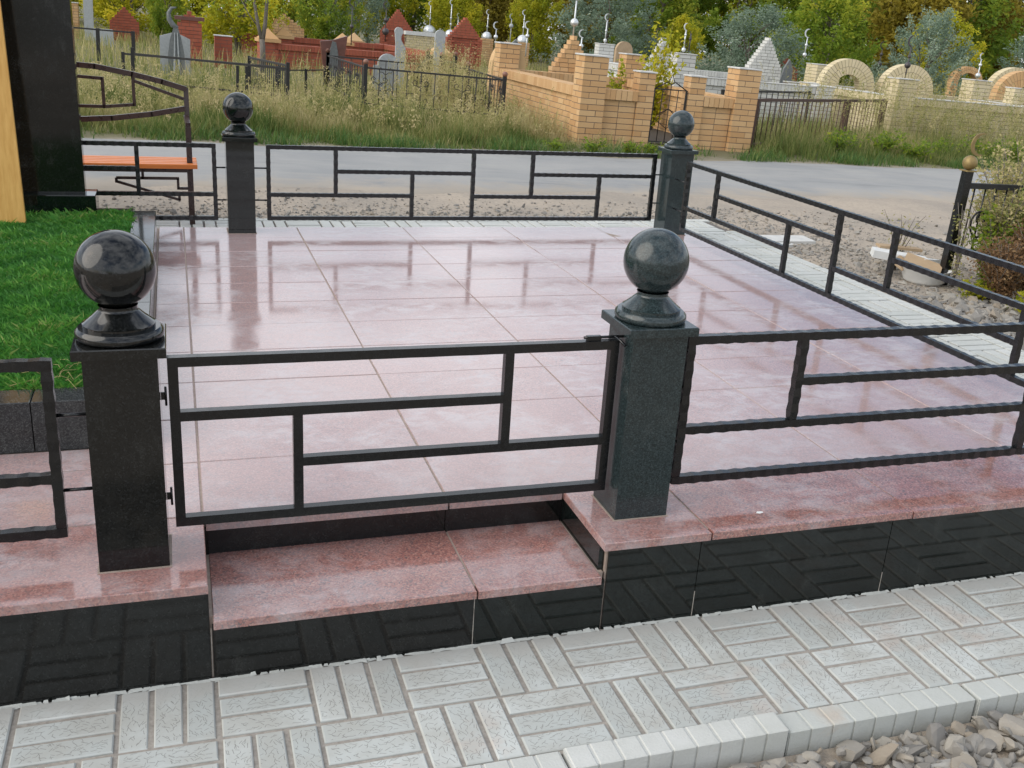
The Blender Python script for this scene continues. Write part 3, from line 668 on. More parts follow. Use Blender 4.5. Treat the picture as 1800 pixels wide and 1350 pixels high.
for xx in (.0, gl): MB().bar((xx, 0, .06), (xx, 0, .92), .028).build('stile', 'iron_dark', gt)
for xx in (.15, .29, .43): MB().tube([(xx, 0, .08), (xx, 0, .92)], .008, 6).build('bar', 'iron_dark', gt)
for z in (.08, .92): MB().bar((.014, 0, z), (gl-.014, 0, z), .018).build('rail', 'iron_dark', gt)
MB().tube([(0, 0, .92), (.22, 0, 1.04), (.29, 0, 1.0), (.29, 0, .93)], .009, 6).tube([(gl, 0, .92), (.36, 0, 1.04), (.29, 0, 1.0)], .009, 6).tube([(.24, 0, 1.045), (.29, 0, 1.16), (.34, 0, 1.045)], .009, 6).build('pointed_top', 'iron_dark', gt)
for s_ in (-1, 1): MB().tube([(.29, 0, .30), (.29+s_*.22, 0, .44), (.29, 0, .62), (.29+s_*.2, 0, .5)], .007, 6).build('scroll', 'iron_dark', gt)
hs = bthing('brick_headstone', 'tan brick stepped headstone topped by a silver sphere', 'headstone', 8.25, 17.9, R(-4)); gable(hs, .88, 1.0, 7, 'tan_brick', .3, single=False)
t = thing('sphere_finial', 'silver sphere on a pole above the tan stepped headstone', 'finial', (8.25, 18.05, plane_z(8.25)), TR)
MB().tube([(0, 0, 1.60), (0, 0, 2.3)], .017, 8).build('pole', 'silver_paint', t); MB().sphere((0, 0, 1.87), .085, 20, 12).build('ball', 'silver_paint', t)
crescent(MB(), (0, 0, 2.42), .11).build('crescent', 'silver_paint', t)

# ------------------------------------------------------------------ white brick enclosure behind it
we = bthing('brick_enclosure', 'white brick grave enclosure behind the tan one', 'enclosure', 11.45, 19.5, R(-6))
pillar(we, 0, 0, .46, 16, 'white_brick', False, mortar='mortar_dark'); wall(we, .47, .1, 3.2, 'x', 9, 'white_brick', .22, 0, cap=True)
wall(we, .1, .47, 6.0, 'y', 9, 'white_brick', .22, 0, cap=True); pillar(we, .0, 6.5, .46, 16, 'white_brick', False); wall(we, .47, 6.6, 5, 'x', 9, 'white_brick', .22, 0)
pillar(we, 3.68, 0, .46, 11, 'white_brick', False)
we2 = bthing('brick_enclosure', 'low white brick wall with pillar in front of the white stepped headstone', 'enclosure', 15.8, 21.5, R(-8))
wall(we2, 0, .1, 4.0, 'x', 9, 'white_brick', .22, 0, cap=True); pillar(we2, 1.9, 2.4, .75, 16, 'cream_brick', False); pillar(we2, 1.6, -.05, .4, 10, 'white_brick', False)
hs = bthing('brick_headstone', 'white brick stepped headstone right of the tan pillars', 'headstone', 17.45, 25.5, R(-10)); gable(hs, 1.05, 1.30, 9, 'white_brick', .36)
hs = bthing('brick_headstone', 'white brick stepped headstone half hidden by the sapling', 'headstone', 15.2, 28, R(-6)); gable(hs, .95, 1.05, 9, 'white_brick', .36)
hs = bthing('brick_headstone', 'small cream stepped headstone far behind the white pillar', 'headstone', 19.2, 36, R(-8)); gable(hs, .8, 1.0, 5, 'cream_brick', .36)
t = bthing('round_headstone', 'tan rounded headstone far behind the sapling', 'headstone', 13.4, 27)
MB().prism([(.27*math.cos(a), 1.35+.27*math.sin(a)) for a in np.linspace(0, math.pi, 14)]+[(-.27, 0), (.27, 0)], 0, .14).build('slab', 'cardboard', t)

# ------------------------------------------------------------------ cream brick enclosure with two arched headstones on the right
ye = bthing('brick_enclosure', 'cream brick grave enclosure on the right with a long low wall', 'enclosure', 15.75, 17.0, R(-4))
pillar(ye, 0, 0, .50, 15, 'cream_brick', False); wall(ye, .51, .14, 7.5, 'x', 9, 'cream_brick', .24, 0, cap=True)
wall(ye, .1, .51, 3.4, 'y', 9, 'cream_brick', .24, 0, cap=True); pillar(ye, 0, 3.92, .46, 11, 'cream_brick', False); wall(ye, .47, 4.0, 6, 'x', 9, 'cream_brick', .24, 0)
pillar(ye, 3.95, 2.6, .50, 16, 'cream_brick', False); pillar(ye, 4.15, 1.3, .34, 15, 'cream_brick', False); wall(ye, 4.0, .4, 2.2, 'y', 9, 'cream_brick', .24, 0, cap=True)
ga = thing('iron_gate', 'arched wrought iron gate at the right edge beyond the cream wall', 'gate', (20.35, 18.35, plane_z(20.3)), (0, TILT, R(-4)))
MB().tube([(0, 0, .75), (.03, 0, 1.15), (.18, 0, 1.36), (.45, 0, 1.43), (.72, 0, 1.36), (.87, 0, 1.15), (.9, 0, .75)], .03, 8).build('arch_frame', 'iron_dark', ga)
for xx in (.2, .45, .7): MB().tube([(xx, 0, .5), (xx, 0, 1.36)], .01, 6).build('bar', 'iron_dark', ga)
MB().tube([(.05, 0, .8), (.3, 0, 1.0), (.5, 0, .85), (.8, 0, 1.1)], .012, 6).build('scroll', 'iron_dark', ga); MB().bar((0, 0, .5), (.9, 0, .5), .03).build('rail', 'iron_dark', ga)
def arch_stone(label, x, y, rz, mat='cream_brick', ro=.72, zc=1.0, th=.38, rings=2, inner=.33, n=22, single=True):
    t = bthing('arched_headstone', label, 'headstone', x, y, rz)
    rw = (ro-inner)/rings
    pts = [((ro-.008)*math.cos(a), zc+(ro-.008)*math.sin(a)) for a in np.linspace(0, math.pi, 25)]; inn = [((inner+.008)*math.cos(a), zc+(inner+.008)*math.sin(a)) for a in np.linspace(0, math.pi, 25)]
    m = MB(); v = [(p[0], .008, p[1]) for p in pts]+[(p[0], .008, p[1]) for p in inn]+[(p[0], th-.008, p[1]) for p in pts]+[(p[0], th-.008, p[1]) for p in inn]
    fs = []
    for k in range(24): fs += [(k, k+1, 25+k+1, 25+k), (50+k+1, 50+k, 75+k, 75+k+1), (k+1, k, 50+k, 50+k+1), (25+k, 25+k+1, 75+k+1, 75+k)]
    m.add(v, fs); core = m.build('arch_core', 'mortar_dark', t)
    for q in range(rings):
        r0, r1 = inner+q*rw+.004, inner+(q+1)*rw-.004; nn = n-5*(rings-1-q)
        da = math.pi/nn; e = .006/((r0+r1)/2); key = (mat, 'v', r0, r1, nn, th)
        if key not in BR:
            vv = []
            for yy in (0., th):
                for rr, aa in ((r0, -da/2+e), (r1, -da/2+e*.8), (r1, da/2-e*.8), (r0, da/2-e)): vv.append((rr*math.cos(aa), yy, rr*math.sin(aa)))
            BR[key] = MB().add(vv, [(0, 1, 2, 3), (7, 6, 5, 4), (4, 5, 1, 0), (5, 6, 2, 1), (6, 7, 3, 2), (7, 4, 0, 3)]).mesh('brick', mat)
        for k in range(nn):
            link('brick', BR[key], core, (0, random.gauss(0, .003), zc), (0, -(k+.5)*da, 0))
    legs = round(zc/RP)
    for s_ in (-1, 1):
        x0, x1 = (inner, ro) if s_ > 0 else (-ro, -inner)
        pp = MB().box((x0+.006, .006, 0), (x1-.006, th-.006, zc-.003)).build('jamb', 'mortar_dark', t); B = Bricks(mat, pp, False)
        for k in range(legs):
            cut = x0+(x1-x0)*(.64 if k % 2 else .36)
            for a, b in ((x0, cut-JT/2), (cut+JT/2, x1)): B.lay((a, 0, k*zc/legs+JT/2), (b, th, (k+1)*zc/legs-JT/2))
        B.close()
    MB().box((-inner-.001, th*.55, 0), (inner+.001, th*.6, zc*.4)).build('back_panel', 'dark_stone', t)
    return t
arch_stone('cream brick round arch headstone behind tall dry weeds', 17.0, 20.6, R(-14)); arch_stone('cream brick round arch headstone behind the cream pillar', 18.55, 20.2, R(-14))
arch_stone('tan brick arch headstone cut off by the right edge', 25.95, 24, R(-14), 'tan_brick', .85, 1.0); arch_stone('smaller cream arch behind the tan arch at the right edge', 27.3, 25.8, R(-14), 'cream_brick', .9, 1.05)
arch_stone('tan brick arch headstone far behind the cream pillars', 26.8, 27.5, R(-14), 'tan_brick', .55, 1.3)
t = bthing('red_headstone', 'red brick headstone behind the white wall on the right', 'headstone', 21.6, 31, R(-8)); gable(t, 1.1, 1.2, 4, 'red_brick', .36)
t = bthing('dark_stele', 'pointed dark portrait stele before the red brick headstone', 'headstone', 19.2, 27, R(-6)); MB().prism([(-.17, 0), (.17, 0), (.2, .9), (.17, 1.25), (.02, 1.55), (-.13, 1.25), (-.2, .9)], 0, .1).build('slab', 'dark_stone', t)

# ------------------------------------------------------------------ red brick graves further back
for (x, y, w, hb, st, lab) in ((9.05, 40, 1.36, 1.22, 9, 'larger red brick stepped gable headstone, left one of two'), (10.8, 36, 1.36, 1.2, 8, 'red brick stepped gable headstone, right one of two')):
    hs = bthing('brick_headstone', lab, 'headstone', x, y, R(-3), 'red stepped gable headstones'); gable(hs, w, hb, st, 'red_brick', .4, recess=True)
re_ = bthing('brick_enclosure', 'red brick enclosure with capped pillars left of the gables', 'enclosure', 3.9, 27.5, R(6))
wall(re_, -.9, 0, 2.5, 'x', 6, 'red_brick', .3, 0); wall(re_, 1.6, .0, 2.2, 'x', 6, 'red_brick', .3, 0)
for px_, py_ in ((-1.3, -.05), (1.62, 3.0), (3.8, -.05), (.2, 5.2), (2.9, 6.3)):
    p = pillar(re_, px_, py_, .5, 8, 'red_brick', False, cap=False)
    MB().box((px_-.06, py_-.06, 8*RP), (px_+.56, py_+.56, 8*RP+.09)).build('pillar_cap', 'tan_brick', p)
    MB().add([(px_-.02, py_-.02, .83), (px_+.52, py_-.02, .83), (px_+.52, py_+.52, .83), (px_-.02, py_+.52, .83), (px_+.25, py_+.25, 1.1)], [(0, 1, 4), (1, 2, 4), (2, 3, 4), (3, 0, 4)]).build('pyramid_cap', 'tan_brick', p)
wall(re_, -.9, 5.3, 5.0, 'x', 7, 'red_brick', .3, 0); wall(re_, 3.9, .4, 6.0, 'y', 7, 'red_brick', .3, 0)
t = bthing('red_arch', 'orange brick arched headstone seen through the thin tree', 'headstone', 4.2, 37, R(2)); gable(t, 1.5, 1.0, 5, 'tan_brick', .4)
rp_ = bthing('brick_pillar', 'single red brick pillar with pale cap left of the thin tree', 'pillar', 1.35, 26); pillar(rp_, 0, 0, .44, 9, 'red_brick', False)
t = bthing('brick_headstone', 'brown brick stepped pillar behind the grey pentagonal headstone', 'headstone', .72, 25.5); gable(t, .6, 1.15, 3, 'red_brick', .36); MB().box((-.36, -.03, 1.16), (.36, .39, 1.25)).build('ledge', 'brown_polish', t)
t = bthing('brick_headstone', 'faded red brick headstone in dry grass at far left', 'headstone', -1.3, 38); gable(t, 1.0, .75, 5, 'red_brick', .36)
t = bthing('brick_pillar', 'orange brick pillar just right of the dark stele', 'pillar', -3.25, 37); pillar(t, 0, 0, .5, 13, 'tan_brick', False)
t = bthing('pale_column', 'pale grey upright slab beside the orange brick pillar at far left', 'headstone', -2.35, 36); MB().box((-.15, 0, 0), (.15, .14, 1.75), .01).build('slab', 'grey_stone', t)
t = bthing('low_headstone', 'low white headstone in grass at far left', 'headstone', -1.75, 33); MB().box((-.3, 0, 0), (.3, .12, .55), .02).build('slab', 'grey_stone', t)
t = bthing('tan_wall', 'cream brick enclosure with white coping between the red gables', 'enclosure', 9.2, 39.0); wall(t, 0, 0, 2.6, 'x', 12, 'cream_brick', .3, 0, coping=False); MB().box((-.05, -.05, 12*RP), (2.65, .35, 12*RP+.14)).build('coping', 'white_render', t)

# single stone slabs
t = bthing('grey_headstone', 'pale grey pentagonal headstone behind a dark crescent stele', 'headstone', .34, 21); MB().prism([(-.31, 0), (.31, 0), (.31, .85), (.0, .98), (-.31, .88)], 0, .10).build('slab', 'grey_stone', t)
t = bthing('crescent_stele', 'dark grey tapering stele topped by a large crescent', 'headstone', .36, 20.6)
MB().prism([(-.17, 0), (.17, 0), (.165, .55), (.11, .85), (.045, 1.08), (-.045, 1.08), (-.12, .85), (-.165, .55)], 0, .1).build('slab', 'dark_stone', t)
for xx in (-.05, .055): MB().prism([(xx-.022, .1), (xx+.022, .1), (xx*.5+.01, .98), (xx*.5-.01, .98)], -.022, -.001).build('rib', 'grey_stone', t)
cp = [(.03, 0, 1.06), (-.06, 0, 1.13), (-.13, 0, 1.24), (-.135, 0, 1.36), (-.08, 0, 1.46), (.02, 0, 1.48)]
MB().tube([(a, .05, c) for a, b, c in cp], [.05, .055, .05, .042, .032, .012], 8).build('crescent', 'dark_stone', t)
t = bthing('fan_headstone', 'dark brown polished headstone widening upwards with a grey figure', 'headstone', 4.1, 23.6, R(4)); MB().prism([(-.22, 0), (.2, 0), (.33, 1.15), (-.02, 1.03), (-.34, .98)], 0, .12).build('slab', 'brown_polish', t)
MB().prism([(-.12, 0), (.08, 0), (.1, .7), (.04, .98), (-.05, 1.0), (-.13, .7)], -.03, -.002).build('figure', 'dark_stone', t)
t = bthing('round_headstone', 'pale grey round topped headstone inside the scrollwork fence', 'headstone', 4.42, 18.3)
MB().prism([(.2*math.cos(a), .78+.2*math.sin(a)) for a in np.linspace(0, math.pi, 14)]+[(-.28, .70), (-.28, 0), (.24, 0), (.24, .7)][:0]+[(-.2, .74), (-.28, .74), (-.28, 0), (.2, 0)], 0, .1).build('slab', 'grey_stone', t)
t = bthing('tall_headstone', 'tall narrow grey slab with rounded top between the red gables', 'headstone', 5.72, 19.3); MB().prism([(.11*math.cos(a), 1.42+.10*math.sin(a)) for a in np.linspace(0, math.pi, 10)]+[(-.11, 0), (.11, 0)], 0, .08).build('slab', 'grey_stone', t)
t = bthing('scroll_headstone', 'slim brownish grey headstone with scroll top before the left gable', 'headstone', 5.42, 22); MB().prism([(-.1, 0), (.13, 0), (.14, 1.0), (.02, 1.2), (.02, 1.28)]+[(-.04+.1*math.cos(a), 1.38+.1*math.sin(a)) for a in np.linspace(-.6, 3.6, 12)]+[(-.1, 1.1)], 0, .09).build('slab', 'grey_stone', t)
t = bthing('dark_headstone', 'black polished slanted headstone left of the tall grey slab', 'headstone', 6.0, 21.5, R(20)); MB().prism([(-.3, 0), (.25, 0), (.25, .95), (.05, .92), (-.2, .62), (-.3, .5)], 0, .12).build('slab', 'black_granite', t)
t = bthing('rough_headstone', 'arched tan stone with grey slab beside the tan stepped headstone', 'headstone', 8.0, 21.5, R(-4)); MB().prism([(.42*math.cos(a), .75+.62*math.sin(a)) for a in np.linspace(0, math.pi, 14)]+[(-.42, 0), (.42, 0)], 0, .4).build('block', 'tan_brick', t); MB().prism([(-.02, 0), (.2, 0), (.2, 1.3), (.1, 1.45), (0, 1.35)], -.12, -.01).build('slab', 'dark_stone', t)

# ------------------------------------------------------------------ crescent finials
FI = [('silver crescent and dome behind the left red gable', 11.3, 44, 1.25, 2.5, .13, [(1.75, .05), (2.0, .045)], 'silver_paint', .30),
      ('silver crescent and dome above the tall grey slab', 11.75, 42, 1.2, 2.6, .13, [(1.6, .06), (1.85, .05)], 'silver_paint', .23),
      ('silver crescent and dome right of the right red gable', 13.4, 42, 1.25, 2.35, .13, [(1.65, .055), (1.95, .05)], 'silver_paint', .23),
      ('silver crescent and large dome left of the tan headstone', 14.4, 40, 1.25, 2.45, .14, [(1.75, .06), (2.05, .05)], 'silver_paint', .25),
      ('low broad silver crescent behind the tan back pillar', 12.0, 36, .9, 1.85, .17, [(1.3, .10)], 'silver_paint', None),
      ('grey ball and crescent over a red pillar in the distance', 12.9, 37, .8, 2.2, .13, [(1.75, .10)], 'grey_stone', None),
      ('tiny pale crescent far behind the right red gable', 12.6, 44, 1.0, 2.1, .1, [(1.6, .06)], 'silver_paint', None),
      ('silver crescent standing on the far white pillar', 12.35, 26.1, 1.4, 2.3, .12, [(1.56, .06), (1.83, .04)], 'silver_paint', None),
      ('silver crescent and ball above the first tan pillar', 10.2, 22.5, 1.0, 1.78, .12, [(1.38, .07)], 'silver_paint', None),
      ('silver crescent half hidden left of the tan stepped headstone', 8.9, 23, 1.0, 1.86, .12, [(1.5, .06)], 'silver_paint', None),
      ('silver crescent on a flared foot on the near white pillar', 11.7, 19.72, 1.48, 2.12, .10, [(1.86, .035), (1.53, .06)], 'silver_paint', None),
      ('dark ball stand on the near white pillar', 11.88, 19.8, 1.48, 1.95, .03, [(1.78, .04)], 'dark_paint', None),
      ('silver crescent pair on the cream pillar left of the arches', 17.9, 24.2, 1.6, 2.4, .15, [(1.68, .07), (1.95, .05)], 'silver_paint', None),
      ('tall brown crescent above the second cream arch', 17.55, 19.1, 1.0, 2.35, .17, [(1.85, .05), (1.65, .09)], 'dark_paint', None),
      ('silver crescent with two balls right of the cream pillars', 23.2, 23, 1.2, 2.2, .12, [(1.55, .09), (1.85, .06)], 'silver_paint', None),
      ('small dark crescent and balls far behind the cream pillars', 24.9, 30, 1.2, 2.4, .16, [(1.6, .11), (1.95, .07)], 'dark_paint', None),
      ('dark iron crescent above the brown fan headstone', 5.15, 27.5, .8, 2.05, .13, [(1.3, .07)], 'dark_paint', None),
      ('dark iron crescent and balls left of the left red gable', 6.8, 31, .9, 2.12, .15, [(1.2, .13), (1.55, .09)], 'dark_paint', None)]
for lab, x, y, zb, zt, cr, balls, mat, dome in FI: finial(lab, x, y, zb, zt, cr, balls, mat, dome)
# domed brick piers that carry the domes
for lab, x, y in (('cream pier under a silver dome behind the left red gable', 11.3, 44), ('cream pier under a silver dome beside the tall grey slab', 11.75, 42), ('cream pier under a silver dome right of the red gable', 13.4, 42), ('cream pier under a silver dome left of the tan headstone', 14.4, 40)):
    t = bthing('brick_pillar', lab, 'pillar', x, y, 0, 'piers under silver domes'); pillar(t, -.25, -.25, .5, 13, 'tan_brick', False, cap=False)

# ------------------------------------------------------------------ iron fences in the long grass
def gfence(name, label, pts, top, low, posts=(), bars=0, mat='iron_dark', ball=None, pw_=.05, scroll=False, rw=.035, ph=None, group='iron grave fences'):
    """fence through ground points pts; top/low rail heights"""
    x0, y0 = pts[0]; t = thing(name, label, 'fence', (x0, y0, plane_z(x0)), TR, group); zf = lambda x: 0
    P = [(x-x0, y-y0) for x, y in pts]
    for k, ((ax, ay), (bx, by)) in enumerate(zip(P, P[1:])):
        MB().bar((ax, ay, top), (bx, by, top), rw).build('top_rail', mat, t)
        if low: MB().bar((ax, ay, low), (bx, by, low), rw*.8).build('lower_rail', mat, t)
        L = math.hypot(bx-ax, by-ay); n = int(L/bars) if bars else 0
        for i in range(1, n):
            q = i/n; X, Y = ax+(bx-ax)*q, ay+(by-ay)*q
            MB().tube([(X, Y, .05), (X, Y, top-rw*.4)], .009, 5).build('bar', mat, t)
            if scroll and i % 3 == 1:
                ux, uy = (bx-ax)/L, (by-ay)/L
                for s_ in (-1, 1):
                    pp = [(X+ux*s_*a, Y+uy*s_*a, top-.22+b) for a, b in ((0, -.05), (.06, .0), (.12, .0), (.14, .05), (.10, .09), (.06, .06), (.08, .035))]
                    MB().tube(pp, .007, 5).build('scroll', mat, t)
                    pp = [(X+ux*s_*a, Y+uy*s_*a, top-.48+b) for a, b in ((0, -.10), (.08, -.06), (.13, .0), (.10, .06), (.05, .03), (.07, 0))]
                    MB().tube(pp, .007, 5).build('scroll', mat, t)
    for ax, ay in P:
        o = MB().bar((ax, ay, 0), (ax, ay, ph or top+.03), pw_).build('post', mat, t)
        if ball: MB().sphere((ax, ay, (ph or top+.03)+.035), .048, 14, 9).build('post_ball', ball, o)
    return t
gfence('grave_fence', 'dark pipe fence in dry grass behind the bench', [(-.35, 15.6), (2.05, 14.6)], .70, .27, pw_=.055, ph=.80)
gfence('grave_fence', 'dark pipe fence rail behind the pipe fence by the bench', [(-.6, 18.2), (2.2, 17.6)], .56, 0, bars=0, pw_=.06)
t = thing('gate_posts', 'pair of thin dark uprights in the pipe fence behind the ball post', 'posts', (1.27, 14.82, plane_z(1.3)), TR)
for dx in (0, .14): MB().bar((dx, -.02*dx*3, .27), (dx, -.06*dx, .68), .045).build('upright', 'iron_dark', t)
gfence('grave_fence', 'short dark barred fence right of the pipe fence', [(1.6, 17.0), (2.1, 15.2)], .72, .2, bars=.1, pw_=.05)
gfence('grave_fence', 'dark pipe fence at far left near the stele', [(-3.2, 23.2), (-1.3, 22.9), (-.55, 22.8)], .80, 0, pw_=.08)
gfence('grave_fence', 'scrollwork iron fence with copper ball posts in tall dry grass', [(3.25, 18.6), (3.36, 14.85), (5.62, 14.2), (5.9, 17.6), (3.25, 18.6)], .80, .22, bars=.23, ball='copper_ball', pw_=.062, scroll=True, ph=.86, rw=.028)
gfence('grave_fence', 'small dark fence with ball posts behind the scrollwork fence', [(5.75, 20.5), (6.1, 19.4), (5.55, 18.4)], .84, .3, bars=.16, ball='copper_ball', pw_=.08, ph=.98)
gfence('grave_fence', 'low dark chain of rail between the pipe and scrollwork fences', [(2.12, 17.3), (2.75, 18.0), (3.2, 18.6)], .52, 0, pw_=.05, rw=.022)
gfence('grave_fence', 'rusty barred iron fence leaning between the tan and cream enclosures', [(9.64, 12.75), (13.3, 15.3), (15.4, 16.9)], .86, .12, bars=.21, mat='rusty_iron', pw_=.10, ph=.87, rw=.05)
gfence('grave_fence', 'rear rail of the rusty fence before the cream arches', [(9.8, 14.2), (13.5, 17.0)], .90, 0, bars=.3, mat='iron_dark', pw_=.05)
# fence with the golden ball at the right
gf = thing('grave_fence', 'black fence post with golden ball and crescent, scroll fence overgrown with weeds', 'fence', (6.08, 3.58, plane_z(6.08)), TR, 'iron grave fences')
MB().bar((0, 0, -.05), (0, 0, .90), .062).build('post', 'black_steel', gf)
MB().box((-.045, -.045, .90), (.045, .045, .91)).build('post_cap', 'brass', gf); MB().sphere((0, 0, .965), .056, 24, 16).build('ball', 'brass', gf); crescent(MB(), (.06, 0, 1.105), .088, .01).build('crescent', 'brass', gf)
MB().bar((.03, 0, .79), (2.4, .1, .79), .042).build('top_rail', 'iron_dark', gf); MB().bar((.03, 0, .27), (2.4, .1, .27), .035).build('lower_rail', 'black_steel', gf)
for k in range(1, 17): MB().tube([(k*.11, k*.0046, .27), (k*.11, k*.0046, .77)], .007, 5).build('bar', 'black_steel', gf)
for k in range(6):
    cx = .22+k*.33
    for s_ in (-1, 1):
        pp = []
        for i in range(14):
            a = i/13*5.0; rr = .11*(1-i/18); pp.append((cx+s_*(.0+rr*math.sin(a)), -.012, .52+rr*math.cos(a)*1.2*(1 if k % 2 else -1)))
        MB().tube(pp, .009, 5).build('scroll', 'iron_dark', gf)

# ------------------------------------------------------------------ debris by the golden fence
zg = plane_z(6)
t = thing('white_bowl', 'white plastic basin under the rubbish beside the golden ball post', 'basin', (5.93, 3.62, zg+.0), (0, 0, .4))
MB().lathe([[(.001, .004), (.13, .004), (.16, .03), (.185, .12), (.195, .125)], [(.195, .125), (.178, .12), (.15, .03), (.001, .02)]], 28).build('bowl', 'white_plastic', t)
for lab, nm, mt, loc, rot, dims in (('long white foam board on the rubbish pile', 'foam_board', 'white_plastic', (5.85, 3.86, zg+.16), (.1, .12, -.35), (.46, .12, .06)), ('white foam block behind the basin', 'foam_board', 'white_plastic', (6.05, 3.78, zg+.13), (-.1, .1, .2), (.22, .16, .06)),
                                   ('thin wooden board lying across the rubbish pile', 'wood_board', 'cardboard', (5.93, 3.98, zg+.21), (.05, .08, -.12), (.40, .09, .02)), ('folded brown cardboard flap over the basin', 'cardboard_flap', 'cardboard', (5.93, 3.66, zg+.15), (.4, .22, -.7), (.30, .14, .015)),
                                   ('small torn piece of brown cardboard', 'cardboard_flap', 'cardboard', (5.78, 3.74, zg+.14), (.5, -.2, .5), (.16, .12, .012)), ('flat grey concrete slab lying on the gravel', 'concrete_slab', 'slab_cap', (5.62, 5.16, zg+.015), (.03, .0, -.05), (.50, .26, .04)),
                                   ('smaller pale slab beside the flat concrete slab', 'concrete_slab', 'slab_cap', (5.45, 4.93, zg+.02), (-.03, .03, .2), (.22, .14, .03))):
    a, b, c = (q/2 for q in dims); o = thing(nm, lab, nm.split('_')[-1], loc, rot)
    MB().add([(-a, -b, -c), (a*.97, -b, -c), (a, b*.9, -c), (-a*.95, b, -c), (-a, -b, c), (a*.97, -b*.95, c*1.1), (a*.98, b*.9, c), (-a*.95, b, c*.9)], [(3, 2, 1, 0), (4, 5, 6, 7), (0, 1, 5, 4), (1, 2, 6, 5), (2, 3, 7, 6), (3, 0, 4, 7)]).build('sheet', mt, o)

# ------------------------------------------------------------------ gravel
def ico():
    t = (1+5**.5)/2; v = np.array([(-1, t, 0), (1, t, 0), (-1, -t, 0), (1, -t, 0), (0, -1, t), (0, 1, t), (0, -1, -t), (0, 1, -t), (t, 0, -1), (t, 0, 1), (-t, 0, -1), (-t, 0, 1)], float); v /= np.linalg.norm(v[0])
    f_ = np.array([(0, 11, 5), (0, 5, 1), (0, 1, 7), (0, 7, 10), (0, 10, 11), (1, 5, 9), (5, 11, 4), (11, 10, 2), (10, 7, 6), (7, 1, 8), (3, 9, 4), (3, 4, 2), (3, 2, 6), (3, 6, 8), (3, 8, 9), (4, 9, 5), (2, 4, 11), (6, 2, 10), (8, 6, 7), (9, 8, 1)]); return v, f_
IV, IF = ico()
def subdiv(v, f_):
    v = [tuple(p) for p in v]; mid = {}; out = []
    def m_(a, b):
        k = (min(a, b), max(a, b))
        if k not in mid: q = np.array(v[a])+np.array(v[b]); v.append(tuple(q/np.linalg.norm(q))); mid[k] = len(v)-1
        return mid[k]
    for a, b, c in f_:
        x, y, z = m_(a, b), m_(b, c), m_(c, a); out += [(a, x, z), (b, y, x), (c, z, y), (x, y, z)]
    return np.array(v), np.array(out)
IV2, IF2 = subdiv(IV, IF)
def stones(name, label, pos, size, flat=.6, fine=False):
    """angular stones: spheres chipped flat by random planes"""
    B, Fc = (IV2, IF2) if fine else (IV, IF); nv = len(B)
    n = len(pos); S = np.repeat(B[None], n, 0)*(1+rng.normal(0, .05, (n, nv, 1)))
    for k in range(9 if fine else 6):
        u = rng.normal(0, 1, (n, 1, 3)); u /= np.linalg.norm(u, axis=2, keepdims=True); dd = rng.uniform(.38, .8, (n, 1))
        ov = np.maximum(0, (S*u).sum(2)-dd); S = S-ov[..., None]*u
    S = S*size[:, None, None]*1.2*np.stack([rng.uniform(.9, 1.6, n), rng.uniform(.6, 1.1, n), rng.uniform(flat*.7, flat*1.3, n)], -1)[:, None]
    a, b = rng.uniform(0, 6.28, n), rng.normal(0, .5, n); ca, sa, cb, sb = np.cos(a)[:, None], np.sin(a)[:, None], np.cos(b)[:, None], np.sin(b)[:, None]
    X, Y, Z = S[..., 0], S[..., 1], S[..., 2]; X, Z = X*cb-Z*sb, X*sb+Z*cb; X, Y = X*ca-Y*sa, X*sa+Y*ca
    V = np.stack([X, Y, Z], -1)+pos[:, None]; F = (Fc[None]+nv*np.arange(n)[:, None, None]).reshape(-1, 3)
    return tag(link(name, np_mesh(name, V.reshape(-1, 3), F, 'gravel_stone', np.repeat(rng.random(n), nv))), label, 'gravel', kind='stuff')
n = 5600; x = rng.uniform(-.2, 4.6, n); y = -.775-rng.random(n)*.75; s = np.clip(rng.lognormal(-3.85, .45, n), .008, .05)
tag(MB().box((-.4, -2.6, -.50), (4.7, -.763, -.437)).build('gravel_bed', 'bare_ground'), kind='structure')
stones('gravel', 'coarse grey gravel along the front kerb', np.stack([x, y-s*.8, np.full(n, -.432)+rng.uniform(-.012, .028, n)], -1), s, fine=True)
n = 9500; x = 5.14+rng.gamma(1.6, .75, n); y = rng.uniform(.4, 6.8, n); k = (x < 9)&((y < 5.0)|(rng.random(n) < .5)); x, y = x[k], y[k]; s = np.clip(rng.lognormal(-4.7, .5, len(x)), .004, .035)*(1+1.0*(y < 3.2))
stones('gravel', 'loose grey rubble beside the right path', np.stack([x, y, np.array([ground_z(a, b) for a, b in zip(x, y)])+s*.2], -1), s)
n = 5000; x = rng.uniform(-3, 5.3, n); y = 5.82+rng.gamma(1.5, .22, n); s = np.clip(rng.lognormal(-4.7, .45, n), .004, .03)
stones('gravel', 'thin gravel strip between the rear path and the road', np.stack([x, y, np.array([ground_z(a, b) for a, b in zip(x, y)])+s*.2], -1), s)

